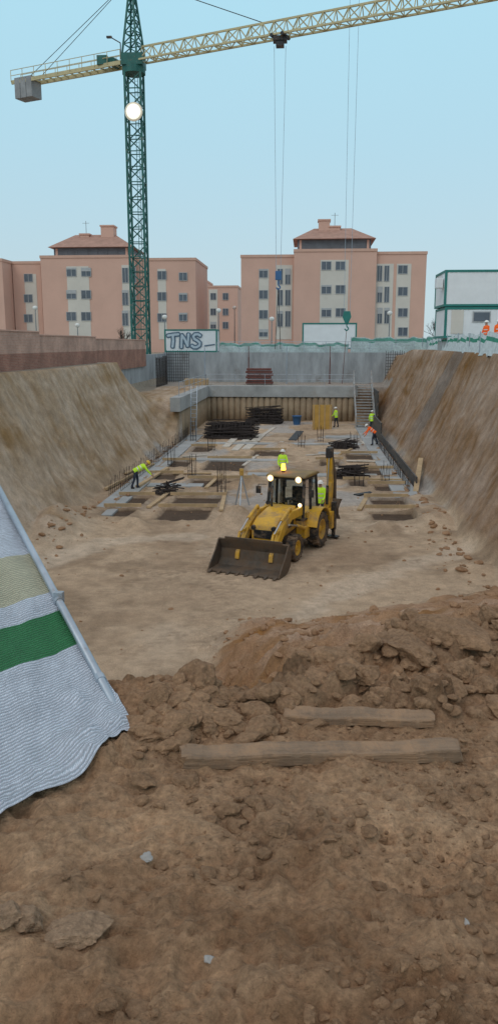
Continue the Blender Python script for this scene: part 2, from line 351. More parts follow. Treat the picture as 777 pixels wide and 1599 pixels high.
    zz=np.maximum(zz,np.where((y<30)&inpit,zr,-99))
    if not full: return zz
    def C(*c): return np.array(c)[None,:]
    col=np.repeat(C(.52,.385,.265),x.size,0)
    def put(c,m):
        nonlocal col
        col=col+(c-col)*np.clip(m,0,1)[:,None]
    put(C(.40,.285,.19),sm(-.1,.45,fbm(x*.22,y*.3,4,71)))
    put(C(.58,.455,.335),.6*sm(.0,.5,fbm(x*.35,y*.22,4,72)))
    put(C(.31,.22,.145),.7*sm(.1,.45,fbm(x*.7,y*.6,4,73)))
    put(C(.66,.54,.42),.5*pal)
    put(C(.40,.385,.37),.75*sm(.0,.25,fbm(x*.5,y*.3,4,75))*sm(33,37,y))
    put(C(.30,.22,.15),.6*lip); put(C(.10,.068,.047),hole); put(C(.22,.15,.095),.6*tr); put(C(.56,.43,.31),.2*trd)  # hole interior painted near black: the depth shade is put into the colour
    onb=sm(.2,.8,z-FL)*(y<86)
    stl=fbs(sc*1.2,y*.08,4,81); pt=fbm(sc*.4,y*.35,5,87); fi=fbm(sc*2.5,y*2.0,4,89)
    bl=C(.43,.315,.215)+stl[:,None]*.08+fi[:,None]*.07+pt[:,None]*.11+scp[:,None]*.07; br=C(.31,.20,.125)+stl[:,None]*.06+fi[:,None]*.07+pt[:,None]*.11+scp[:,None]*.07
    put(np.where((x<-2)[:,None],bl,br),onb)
    bnd=sm(47.5,48.6,y+.5*n)*(1-sm(51.3,52.6,y+.5*n))*(x>5.9)*(x<9.6)*(1-sm(.55,.9,t2)); put(C(.17,.155,.145),.6*bnd)
    put(C(.30,.27,.24),sm(86,86.4,y)); put(C(.33,.28,.22),((x<xc-.3)|(x>xc2+.3))&(y>6))
    put(C(.33,.30,.27),((y>76.3)&(y<86)&(x>-15)&(x<8))*.8)
    rc=C(.38,.23,.135)+fbm(x*.8,y*.8,4,83)[:,None]*.12
    put(rc,isr*sm(.05,.5,zr-FL)); nc=C(.41,.247,.142)+(fbm(x*1.1,y*1.1,5,84)[:,None]*.13+fbm(x*6,y*6,4,86)[:,None]*.09+fbm(x*22,y*22,3,88)[:,None]*.06)*np.array([[1.1,.82,.55]])
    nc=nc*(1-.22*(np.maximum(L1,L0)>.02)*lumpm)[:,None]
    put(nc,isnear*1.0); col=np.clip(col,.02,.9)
    return zz,col
def axis(segs):
    o=[segs[0][0]]
    for a,b,st in segs:
        n=max(1,int(round((b-a)/st))); o+=list(a+(b-a)*(np.arange(1,n+1)/n))
    return np.array(o)
gx=axis([(-4000,-1000,1000),(-1000,-200,200),(-200,-60,35),(-60,-20,4),(-20,-14,.5),(-14,-9,.10),(-9,-2.1,.085),(-2.1,-1.2,.017),(-1.2,1.1,.0125),(1.1,1.8,.017),(1.8,5.5,.08),(5.5,10,.10),(10,16,.5),(16,60,4),(60,200,35),(200,1000,200),(1000,4000,1000)])
gy=axis([(-4000,-400,900),(-400,-40,60),(-40,-4,6),(-4,1.2,.3),(1.2,3.6,.0125),(3.6,5.6,.017),(5.6,14,.07),(14,31,.07),(31,46,.10),(46,62,.13),(62,76,.3),(76,76.6,.1),(76.6,86,.6),(86,86.6,.1),(86.6,100,1.5),(100,200,15),(200,1000,150),(1000,6000,1000)])
XX,YY=np.meshgrid(gx,gy); X=XX.ravel(); Y=YY.ravel(); Z,CO=H(X,Y,True)
nx,ny=len(gx),len(gy)
me=bpy.data.meshes.new('ground'); me.vertices.add(nx*ny); me.vertices.foreach_set('co',np.stack([X,Y,Z],1).ravel().astype(np.float32))
ii=(np.arange(ny-1)[:,None]*nx+np.arange(nx-1)[None,:]).ravel(); quads=np.stack([ii,ii+1,ii+nx+1,ii+nx],1)
nf=len(quads); me.loops.add(nf*4); me.polygons.add(nf); me.loops.foreach_set('vertex_index',quads.ravel().astype(np.int32))
me.polygons.foreach_set('loop_start',(np.arange(nf)*4).astype(np.int32)); me.polygons.foreach_set('use_smooth',[True]*nf)
me.update(); me.validate()
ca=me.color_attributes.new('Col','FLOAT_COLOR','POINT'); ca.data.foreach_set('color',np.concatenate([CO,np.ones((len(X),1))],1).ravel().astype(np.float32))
def soilmat(name,vcol=True,col=None):
    m=bpy.data.materials.new(name); m.use_nodes=True; nt=m.node_tree; bs=nt.nodes['Principled BSDF']; bs.inputs['Roughness'].default_value=.95; bs.inputs['Specular IOR Level'].default_value=.2
    tc=nt.nodes.new('ShaderNodeTexCoord'); ve=tc.outputs['Object']
    if vcol: a=nt.nodes.new('ShaderNodeVertexColor'); a.layer_name='Col'; c=a.outputs[0]
    else: c=col
    f1=rng(nt,noise(nt,2.2,8,.65,ve),.3,.7,.76,1.22); f2=rng(nt,noise(nt,38,6,.7,ve),.3,.7,.62,1.36)
    mm=nt.nodes.new('ShaderNodeMath'); mm.operation='MULTIPLY'; nt.links.new(f1,mm.inputs[0]); nt.links.new(f2,mm.inputs[1])
    cc=nt.nodes.new('ShaderNodeCombineColor')
    for i in range(3): nt.links.new(mm.outputs[0],cc.inputs[i])
    nt.links.new(mixn(nt,c,cc.outputs[0],1.0,'MULTIPLY'),bs.inputs['Base Color'])
    bA=nt.nodes.new('ShaderNodeBump'); bA.inputs['Strength'].default_value=.9; bA.inputs['Distance'].default_value=.035; nt.links.new(noise(nt,34,8,.72,ve),bA.inputs['Height'])
    bB=nt.nodes.new('ShaderNodeBump'); bB.inputs['Strength'].default_value=.5; bB.inputs['Distance'].default_value=.15; nt.links.new(noise(nt,4,6,.6,ve),bB.inputs['Height'])
    nt.links.new(bB.outputs[0],bA.inputs['Normal']); nt.links.new(bA.outputs[0],bs.inputs['Normal'])
    return m
m_soil=soilmat('soil'); me.materials.append(m_soil)
g=bpy.data.objects.new('ground',me); COL.objects.link(g); g['kind']='structure'
def gz(x,y): return float(H(np.array([float(x)]),np.array([float(y)]))[0])
def hit(px,py,tmax=60):
    d=ray(px,py); t=np.linspace(.8,tmax,3000); x=d.x*t; y=d.y*t; z=EYE.z+d.z*t; h=H(x,y); k=np.argmax(z<h); return Vector((x[k],y[k],h[k]))
# ---------------------------------------------------------------- clods
m_clod=soilmat('clod_soil',False,(.365,.22,.127)); m_clodl=soilmat('pale_clod_soil',False,(.47,.31,.20)); m_stone=mat('grey_stone',(.36,.34,.32),.9,0,.2,9,.5,20)
def clod_geo(seed,flat=.7,sub=2,rough=.35):
    bm=bmesh.new(); bmesh.ops.create_icosphere(bm,subdivisions=sub,radius=1)
    rs=random.Random(seed); ax=[Vector((rs.uniform(-1,1),rs.uniform(-1,1),rs.uniform(-1,1))).normalized() for _ in range(9)]; dd=[rs.uniform(.5,.95) for _ in ax]
    for v in bm.verts:
        p=v.co.copy(); k=1.
        for a,d in zip(ax,dd):
            q=p.dot(a)
            if q>d: k=min(k,d/q)
        v.co=p*(k*(1+rough*.25*math.sin(p.x*5+seed)*math.cos(p.y*6+p.z*5)+rs.uniform(-.05,.05)))
        v.co.z*=flat
    vs=[v.co.copy() for v in bm.verts]; fs=[tuple(v.index for v in f.verts) for f in bm.faces]; bm.free(); return vs,fs
CG={}
def clod_into(mb,seed,p,r,flat=.7,sub=2,rz=None,sx=1.):
    k=(seed,flat,sub)
    if k not in CG: CG[k]=clod_geo(seed,flat,sub)
    vs,fs=CG[k]; a=random.uniform(0,6.28) if rz is None else rz; M=Matrix.Rotation(a,3,'Z')@Matrix.Rotation(random.uniform(-.3,.3),3,'X')
    mb.add([p+M@Vector((v.x*sx,v.y,v.z))*r for v in vs],fs)
big=[(303,1072,.11,'largest brown dirt clod on the left crest of the dirt bank',.75,1.1),(243,1096,.06,'dirt clod left of the largest clod on the crest',.7,1.),
 (336,1103,.055,'flat dirt clod just right of the largest crest clod',.5,1.3),(262,1130,.06,'rounded dirt clod below the left crest near the fabric screen',.7,1.),
 (290,1225,.055,'angular dirt clod below the left end of the long timber',.7,1.2),(128,1462,.065,'flat slab of dry earth in the lower left foreground',.35,1.5),
 (44,1450,.06,'upright earth slab near the left edge of the foreground',.7,.7),(10,1440,.06,'earth slab cut by the left edge of the photo',.7,.8),
 (700,1000,.22,'big dark earth slab on top of the right hand mound',.45,1.5),(632,1025,.16,'dark earth slab left of the big one on the right mound',.5,1.4),
 (720,1055,.10,'brown clod below the big slab on the right mound',.6,1.2),(565,1058,.09,'brown clod at the left foot of the right mound',.6,1.4),
 (660,1078,.06,'brown clod behind the short timber',.7,1.),(755,1080,.08,'brown clod at the right edge behind the timbers',.6,1.1),
 (436,1300,.035,'small dirt clod below the long timber in the middle',.6,1.3),(398,1255,.028,'small clod close under the middle of the long timber',.5,1.4),(575,1310,.03,'small clod on bare earth below the right part of the long timber',.5,1.2),
 (540,1060,.06,'small brown clod on the crest left of the right mound',.7,1.),(222,1225,.05,'wide earth clod beside the lower corner of the fabric screen',.5,1.5)]
for i,(px,py,r,lab,fl,sx) in enumerate(big):
    p=hit(px,py); mb=MB(); clod_into(mb,i*7+3,p+Vector((0,0,r*fl*.4)),r,fl,4,None,sx)
    tag(mb.build('dirt_clod',m_clodl if i in (5,6,7) else m_clod),lab,'clod','large clods on the dirt bank')
for px,py,r,lab in ((229,1342,.022,'pale grey pointed stone lying on the foreground dirt'),(726,1444,.015,'small grey stone near the right edge of the foreground'),(326,1502,.018,'small grey brown stone in the lower middle foreground')):
    p=hit(px,py); mb=MB(); clod_into(mb,px,p+Vector((0,0,r*.2)),r,.6,3); tag(mb.build('stone',m_stone),lab,'stone','stones in the foreground')
mb=MB(); CAND=[]
for i in range(4600):
    if i<3100:
        px=random.uniform(-40,820); py=random.gauss(1095,45) if i<900 else random.uniform(1150,1640)
        if px<215 and py<1290: continue
        if py<1050 and px<560: py=1055+random.random()*60
        if py>1620: continue
        d=ray(px,py); tt=1.5/-d.z; x,y=d.x*tt,d.y*tt; r=.004+.036*random.random()**3.4*(1.4 if py<1150 else .9 if px<420 else .6)
        if py>1200 and float(fbm(np.array([x*1.6]),np.array([y*1.6]),3,57)[0])<-.35+.45*random.random(): continue
    else:
        x=random.uniform(-1.6,2.2); y=random.uniform(3.0,5.8); r=.008+.075*random.random()**2.6
        if x<-.6 and y<5: continue
        if x<-.2 and y>4.6: continue
    if -.6<x<1 and 2.7<y<3.5 and r>.022: continue
    CAND.append((x,y,r))
for i in range(260): CAND.append((random.gauss(-.5,.22),random.gauss(3.4,.2),.012+.06*random.random()**2))
CAND=[c for c in CAND if not (c[0]<-.72 and c[1]<5)]
for i in range(600): CAND.append((random.uniform(-2,7),random.uniform(9.5,20),.03+.12*random.random()**3))
for i in range(400): CAND.append((random.uniform(-9,5),random.uniform(16,62),.02+.06*random.random()**3))
for i in range(500):
    s=random.choice((-1,1)); CAND.append(((-9.5 if s<0 else 5.6)-s*abs(random.gauss(0,.6)),random.uniform(22,60),.03+.12*random.random()**3))
hz=H(np.array([c[0] for c in CAND]),np.array([c[1] for c in CAND]))
for i,((x,y,r),z) in enumerate(zip(CAND,hz)): clod_into(mb,i%40,Vector((x,y,z+r*.2)),r,.7 if i%3 else .45,3 if r>.045 and y<8 else 2 if r>.02 else 1,None,1+.5*(i%2))
tag(mb.build('loose_clods',m_clod),'small loose dirt crumbs scattered over the banks','dirt',None,'stuff')
# ---------------------------------------------------------------- foreground timbers
def timber(a,b,w,h,lab,seed,sink=.010):
    pa=hit(*a); pb=hit(*b); d=pb-pa; ln=d.length; mid=(pa+pb)/2
    zs_=H(np.array([pa.x+d.x*k/20 for k in range(21)]),np.array([pa.y+d.y*k/20+.03 for k in range(21)]))-np.array([pa.z+d.z*k/20 for k in range(21)]); zz=float(np.percentile(zs_,75))
    mb=MB(); n=90; rs=random.Random(seed); rings=[]
    for i in range(n+1):
        x=(i/n-.5)*ln; j=.003*math.sin(i*.13+seed)+rs.uniform(-.0012,.0012); sc=(1 if 0<i<n else .9)*(1+.035*math.sin(i*.21+seed*3)+.02*math.sin(i*.53))
        en=1 if i in (0,n) else .35 if i in (1,n-1) else 0; ch=max(0,math.sin(i*.31+seed)-.8)*2.2
        rings.append([(x+rs.uniform(-.016,.016)*en,yy*w/2*sc+j,zzz*h*sc+j*.8) for yy,zzz in ((-1,.06),(-.9,0),(.9,0),(1,.06),(1,.9),(.9,1),(.2,1.0+rs.uniform(-.05,.03)),(-.90+ch*.25,1-ch*.25),(-1+ch*.12,.88-ch*.5))])
    k=len(rings[0]); vs=[p for r in rings for p in r]; fs=[(i*k+a_,i*k+(a_+1)%k,(i+1)*k+(a_+1)%k,(i+1)*k+a_) for i in range(n) for a_ in range(k)]+[tuple(range(k)),tuple(range(n*k,n*k+k))]
    mb.add(vs,fs); o=mb.build('timber_beam',m_old,None,False,0,(0,0,0)); o.location=mid+Vector((0,0,zz-sink)); o.rotation_euler=(R(5),-math.asin(max(-1,min(1,d.z/ln))),math.atan2(d.y,d.x)); tag(o,lab,'timber','old timbers on the dirt')
timber((286,1196),(713,1186),.10,.058,'long muddy timber beam lying across the foreground dirt',3,.008)
timber((442,1122),(673,1130),.10,.042,'short muddy timber board lying behind the long beam',8,.004)
# ---------------------------------------------------------------- leaning fence panel with fabric
A=pY(190,1137,3.25); B=pY(0,775,5.4); AB=B-A; U0=-.05; Cc=pY(0,1278,2.46)-AB*U0; AC=Cc-A
fp=thing('fence_panel','leaning fence panel covered with white, straw and green striped knit fabric','fence',A,0,None,True)
def u_at(yy):
    lo,hi=-.2,1.3
    for _ in range(40):
        m=(lo+hi)/2
        if proj(A+AB*m)[1]>yy: lo=m
        else: hi=m
    return lo
us=[u_at(q) for q in (1006,955,928,866)]
nrm=AB.cross(AC).normalized(); 
if nrm.z<0: nrm=-nrm
NU,NV=170,110; vs=[]; uvs=[]
uu=U0+np.arange(NU+1)/NU*(1.345-U0); vv=np.arange(NV+1)/NV*2.4
for a in uu:
    for b in vv:
        n1=float(fbm(np.array([a*3.+b*.8]),np.array([b*3.]),4,91)[0]); n2=float(fbm(np.array([a*14.]),np.array([b*4.]),2,92)[0])
        sag=-.10*math.sin(min(b/2.4,1)*math.pi)*(1 if a>0 else .5)
        edge=.02*math.sin(b*9)*(1 if a<-.03 else 0)
        p=A+AB*(a+edge*.4*(a<0))+AC*(b-.045+.02*float(vn(np.array([a*9]),np.array([3.]))[0])*(b<.01))+nrm*(.030*n1+.012*n2+sag*.35+.012)
        vs.append(p); uvs.append((a*AB.length,b*AC.length))
gh=H(np.array([p.x for p in vs]),np.array([p.y for p in vs])).reshape(NU+1,NV+1)
for _ in range(6):
    gp=np.pad(gh,1,mode='edge'); gh=np.maximum(gh,(gp[:-2,1:-1]+gp[2:,1:-1]+gp[1:-1,:-2]+gp[1:-1,2:])/4)
gh=gh.ravel()
for p,hh in zip(vs,gh):
    d=p.z-hh-.015
    if d<.05: p.z=hh+.015+max(0,(d+.05))**2/.2 if d>-.05 else hh+.015
mb=MB(); k=NV+1
for i in range(NU):
    a=uu[i]+.5/NU*1.4
    m=2 if us[0]<a<us[1] else 1 if us[2]<a<us[3] else 0
    mb.m+=[m]*NV; mb.f+=[(i*k+j,i*k+j+1,(i+1)*k+j+1,(i+1)*k+j) for j in range(NV)]
mb.v=vs; fo=mb.build('screen_fabric',[m_fw,m_fy,m_fg],fp,True)
uvl=fo.data.uv_layers.new(name='UVMap')
for lp in fo.data.loops: uvl.data[lp.index].uv=uvs[lp.vertex_index]
mb=MB(); e0=A+nrm*.03-AB*.0; e1=A+AB*1.35+nrm*.03
mb.tube(e0,e1,.021,None,16); mb.tube(A+AC*2.3+nrm*-.02,A+AC*2.3+AB*1.35,.021,None,12); mb.tube(A+AB*1.33,A+AB*1.33+AC*2.3,.02,None,12)
mb.build('frame_tube',m_grail,fp,True)
mb=MB(); ct=A+AB*.42+nrm*.03; mb.tube(ct-AB.normalized()*.03,ct+AB.normalized()*.03,.028,None,12); mb.box(ct-Vector((.02,.02,.01)),ct+Vector((.03,.02,.045))); mb.build('clamp',m_grail,fp)
mb=MB(); ct=A+AB*.13+nrm*.03; mb.tube(ct-AB.normalized()*.02,ct+AB.normalized()*.02,.026,None,12); mb.build('clamp',m_grail,fp)
# ---------------------------------------------------------------- backhoe loader
LO=Vector((-.36,28.35,FL)); t=thing('backhoe_loader','muddy yellow backhoe loader with lit headlights standing on the pit floor','loader',LO,R(159.5))
def wheel(x,y,r,wd):
    s=1 if x>0 else -1; h=wd/2; c=(x,y,r); mb=MB(); ri=r*.56
    mb.lathe([(ri,-h*.8),(r*.72,-h),(r*.88,-h*.98),(r*.94,-h*.8),(r*.945,h*.8),(r*.88,h*.98),(r*.72,h),(ri,h*.8)],c,36,0,'x',True)
    n=16
    for i in range(n):
        for sd in (-1,1):
            a=2*math.pi*(i+(.5 if sd>0 else 0))/n; a2=a+.16
            f=lambda q,xx,rr: Vector((x+xx,y+rr*math.cos(q),r+rr*math.sin(q)))
            mb.bar(f(a,sd*h*.05,r*.955),f(a2,sd*h*.95,r*.945),r*.085,r*.09,0,f(a,0,1)-f(a,0,0))
    ty=mb.build('wheel',m_rub,t,False)
    mb=MB(); mb.lathe([(ri*1.02,s*-h*.7),(ri*1.02,s*h*.78),(ri*.9,s*h*.8),(ri*.82,s*h*.35),(ri*.35,s*h*.25),(ri*.32,s*h*.5),(0.001,s*h*.52)],c,28)
    for i in range(8):
        a=2*math.pi*i/8; q=Vector((x+s*h*.27,y+ri*.55*math.cos(a),r+ri*.55*math.sin(a))); mb.tube(q,q+Vector((s*.04,0,0)),.022,None,6)
    mb.build('rim',m_yel,ty,True)
for x in (-.86,.86): wheel(x,0,.66,.44); wheel(x*.97,2.2,.47,.33)
mb=MB(); mb.prism([(-1.0,.5),(-1.0,.98),(1.05,.98),(2.7,.85),(2.7,.55),(1.2,.45)],-.42,.42); mb.bar((-.8,2.2,.47),(.8,2.2,.47),.16); mb.bar((-.8,0,.66),(.8,0,.66),.22)
mb.build('chassis',m_blk,t,False,.02)
mb=MB(); mb.prism([(1.02,.86),(1.02,1.66),(1.6,1.63),(2.45,1.46),(2.78,1.28),(2.86,1.05),(2.86,.72),(2.5,.72)],-.44,.44); hood=mb.build('hood',m_yel,t,True,.05)
mb=MB(); mb.box((-.33,2.855,.84),(.33,2.885,1.12)); 
for i in range(5): mb.box((-.30,2.884,.87+i*.05),(.30,2.90,.89+i*.05))
mb.build('grille',m_blk,hood)
for s in (-1,1):
    mb=MB(); mb.box((s*.442-.006,1.3,1.0),(s*.442+.006,2.4,1.25)); mb.build('side_vent',m_blk,hood)
for s in (-1,1):
    mb=MB(); mb.tube((s*.36,2.80,1.19),(s*.36,2.90,1.19),.075,None,14); mb.build('headlight',m_blk,t)
mb=MB(); mb.tube((.3,1.45,1.55),(.3,1.45,2.25),.035,.035,10); mb.tube((.3,1.45,2.25),(.3,1.40,2.34),.035,.04,10); mb.build('exhaust',m_blk,t)
YR=-.36; HW=.68
mb=MB(); mb.prism([(-.95,.9),(-.95,1.12),(1.05,1.12),(1.05,.9)],-HW,HW); mb.prism([(.62,.5),(.62,.92),(1.04,.92),(1.04,.5)],-.80,-.44); mb.prism([(.62,.5),(.62,.92),(1.04,.92),(1.04,.5)],.44,.80)
mb.build('cab_base',m_yel,t,False,.03)
mb=MB(); cor={}
for s in (-1,1):
    for nme,yb,yt in (('f',1.0,.80),('m',.25,.23),('r',YR-.08,YR)):
        a=Vector((s*HW,yb,1.1)); b=Vector((s*(HW-.05),yt,2.56)); mb.bar(a,b,.09,.08); cor[s,nme]=(a,b)
    mb.bar((s*(HW-.05),.8,2.53),(s*(HW-.05),YR,2.53),.08); mb.bar((s*HW,1.0,1.14),(s*HW,YR-.08,1.14),.08)
mb.bar((-HW+.05,.8,2.53),(HW-.05,.8,2.53),.08); mb.bar((-HW+.05,YR,2.53),(HW-.05,YR,2.53),.08); mb.bar((-HW,1.0,1.14),(HW,1.0,1.14),.08)
mb.build('cab_frame',m_blk,t,False,.012)
def pane(a,b,c,d,nm):
    mb=MB(); mb.add([a,b,c,d],[(0,1,2,3)]); mb.build(nm,m_glass,t)
pane(cor[-1,'f'][0],cor[1,'f'][0],cor[1,'f'][1],cor[-1,'f'][1],'windscreen'); pane(cor[-1,'r'][0],cor[1,'r'][0],cor[1,'r'][1],cor[-1,'r'][1],'rear_window')
for s in (-1,1):
    pane(cor[s,'f'][0],cor[s,'m'][0],cor[s,'m'][1],cor[s,'f'][1],'side_window'); pane(cor[s,'m'][0],cor[s,'r'][0],cor[s,'r'][1],cor[s,'m'][1],'side_window')
mb=MB(); mb.prism([(YR-.14,2.57),(YR-.12,2.64),(YR+.1,2.70),(.7,2.70),(.96,2.66),(.98,2.58)],-.73,.73); mb.build('cab_roof',m_roof,t,True,.04)
def roundlamp(x,y,z,r,nm,lit=True):
    mb=MB(); mb.tube((x,y-.08,z),(x,y+.05,z),r*.7,r,16); hl=mb.build(nm,m_blk,t)
    if lit:
        mb=MB(); q=MB(); q.lathe([(.001,.02),(r*.55,.015),(r*.95,0),(r*.95,-.006),(.001,-.006)],(0,0,0),18,0,'z',False,[0,1,1,1]); mb.v=[Vector((x+v.x,y+.055+v.z,z+v.y)) for v in q.v]; mb.f=q.f; mb.m=q.m; mb.build('lamp_lens',[m_lit,m_litr],hl,True)
for x in (-.52,.52): roundlamp(x,1.02,2.55,.12,'work_light')
for x in (-.60,.60): roundlamp(x,1.05,1.68,.08,'lamp',x<0)
mb=MB(); mb.tube((.25,.55,2.69),(.25,.55,2.78),.06,None,12); bc=mb.build('beacon',m_blk,t); mb=MB(); mb.tube((.25,.55,2.78),(.25,.55,2.99),.085,.06,12); mb.build('beacon_lens',m_amber,bc)
for s in (-1,1):
    mb=MB(); mb.path([(s*.70,.95,2.3),(s*.98,1.05,2.3),(s*.98,1.05,2.22)],.014); mb.box((s*.98-.09,1.02,1.98),(s*.98+.09,1.07,2.24)); mb.build('mirror',m_blk,t,False,.01)
    mb=MB(); arc=[]
    for i in range(13): a=R(15+150*i/12); arc.append((.78*math.cos(a),.66+.80*math.sin(a)))
    for i in range(12,-1,-1): a=R(15+150*i/12); arc.append((.74*math.cos(a),.66+.755*math.sin(a)))
    mb.prism(arc,s*.64,s*1.10); mb.box((min(s*.64,s*.72),-.7,.95),(max(s*.64,s*.72),.7,1.35)); mb.build('fender',m_yel,t,False,.01)
mb=MB(); mb.box((-.24,-.2,1.12),(.24,.25,1.5)); mb.box((-.24,-.28,1.5),(.24,-.14,2.1)); mb.build('seat',m_blk,t,False,.04)
mb=MB(); mb.tube((0,.75,1.12),(0,.5,1.75),.05); mb.lathe([(.17,-.015),(.2,-.015),(.2,.015),(.17,.015)],(0,.5,1.76),18,0,'z',True); mb.bar((-.18,.5,1.76),(.18,.5,1.76),.03); mb.build('steering_wheel',m_blk,t)
for s in (-1,1):
    mb=MB(); x0=s*.52; x1=s*.66
    mb.prism([(.55,1.32),(.55,1.60),(2.0,1.62),(2.75,1.30),(3.62,.50),(3.66,.28),(3.5,.24),(2.6,1.0),(1.95,1.34)],x0,x1); am=mb.build('loader_arm',m_yel,t,False,.015)
    mb=MB(); mb.tube((s*.74,.95,.85),(s*.74,1.7,1.1),.06,None,10); mb.tube((s*.74,1.7,1.1),(s*.74,2.45,1.28),.032,None,10,1); mb.build('lift_cylinder',[m_yel,m_chrome],am)
    mb=MB(); mb.tube((s*.59,2.0,1.74),(s*.59,2.75,1.45),.055,None,10); mb.tube((s*.59,2.75,1.45),(s*.59,3.42,1.1),.03,None,10,1); mb.bar((s*.59,3.42,1.12),(s*.59,3.55,.85),.07); mb.bar((s*.59,3.42,1.12),(s*.59,2.85,1.15),.07); mb.bar((s*.59,2.0,1.74),(s*.59,1.9,1.55),.08); mb.build('tilt_cylinder',[m_yel,m_chrome],am)
mb=MB(); mb.tube((-.55,2.75,1.12),(.55,2.75,1.12),.07,None,12); mb.build('arm_cross_tube',m_yel,t)
mb=MB(); mb.prism([(4.48,.03),(3.78,.04),(3.54,.22),(3.48,.58),(3.62,.93),(3.68,.91),(3.54,.58),(3.6,.26),(3.8,.09),(4.48,.06)],-1.20,1.20)
for s in (-1,1): mb.prism([(4.48,.028),(3.78,.035),(3.53,.22),(3.47,.58),(3.61,.935),(3.72,.90),(3.95,.58),(4.34,.22)],s*1.20,s*1.24)
mb.prism([(3.6,.90),(3.64,1.0),(3.70,1.0),(3.68,.90)],-1.0,1.0)
bk=mb.build('bucket',m_steel,t,False,.008)
for i in range(8):
    x=-1.12+2.24*i/7; mb=MB(); mb.extr([(x-.05,4.42,.03),(x-.05,4.42,.09),(x-.05,4.64,.045),(x-.05,4.64,.03)],(.1,0,0)); mb.build('tooth',m_steel,bk)
mb=MB(); mb.box((-1.05,-1.25,.45),(1.05,-1.0,.62)); mb.box((-1.05,-1.25,.92),(1.05,-1.0,1.08)); mb.box((-1.05,-1.25,.62),(-.9,-1.0,.92)); mb.box((.9,-1.25,.62),(1.05,-1.0,.92)); mb.build('rear_frame',m_yel,t,False,.015)
for s in (-1,1):
    mb=MB(); mb.box((s*1.0-.08,-1.45,.35),(s*1.0+.08,-1.26,1.4)); mb.box((s*1.0-.06,-1.42,.10),(s*1.0+.06,-1.3,.4)); mb.box((s*1.0-.2,-1.5,.06),(s*1.0+.2,-1.22,.12)); mb.build('stabiliser',m_blk,t,False,.012)
X0=-.72
mb=MB(); mb.box((X0-.2,-1.55,.5),(X0+.2,-1.26,1.15)); mb.prism([(-1.4,1.0),(-1.7,1.05),(-1.82,2.1),(-1.62,3.1),(-1.47,3.15),(-1.57,2.1),(-1.32,1.15)],X0-.10,X0+.10); bo=mb.build('boom',m_yel,t,False,.02)
mb=MB(); mb.tube((X0-.02,-1.30,1.3),(X0-.02,-1.33,2.0),.05,None,10); mb.tube((X0-.02,-1.33,2.0),(X0-.02,-1.45,3.0),.026,None,10,1); mb.build('boom_cylinder',[m_blk,m_chrome],bo)
mb=MB(); mb.box((X0-.11,-1.74,3.0),(X0+.11,-1.42,3.38)); mb.build('boom_head',m_blk,bo,False,.03)
mb=MB(); mb.prism([(-1.50,3.20),(-1.72,3.25),(-2.2,2.3),(-2.25,1.3),(-2.08,1.3),(-1.98,2.2)],X0-.08,X0+.08); mb.build('dipper_arm',m_steel,t,False,.02)
mb=MB(); mb.prism([(-2.3,1.35),(-2.0,1.4),(-1.75,1.1),(-1.8,.75),(-2.1,.6),(-2.05,.7),(-1.88,.85),(-1.86,1.05),(-2.05,1.22)],X0-.3,X0+.3); mb.build('backhoe_bucket',m_steel,t,False,.01)
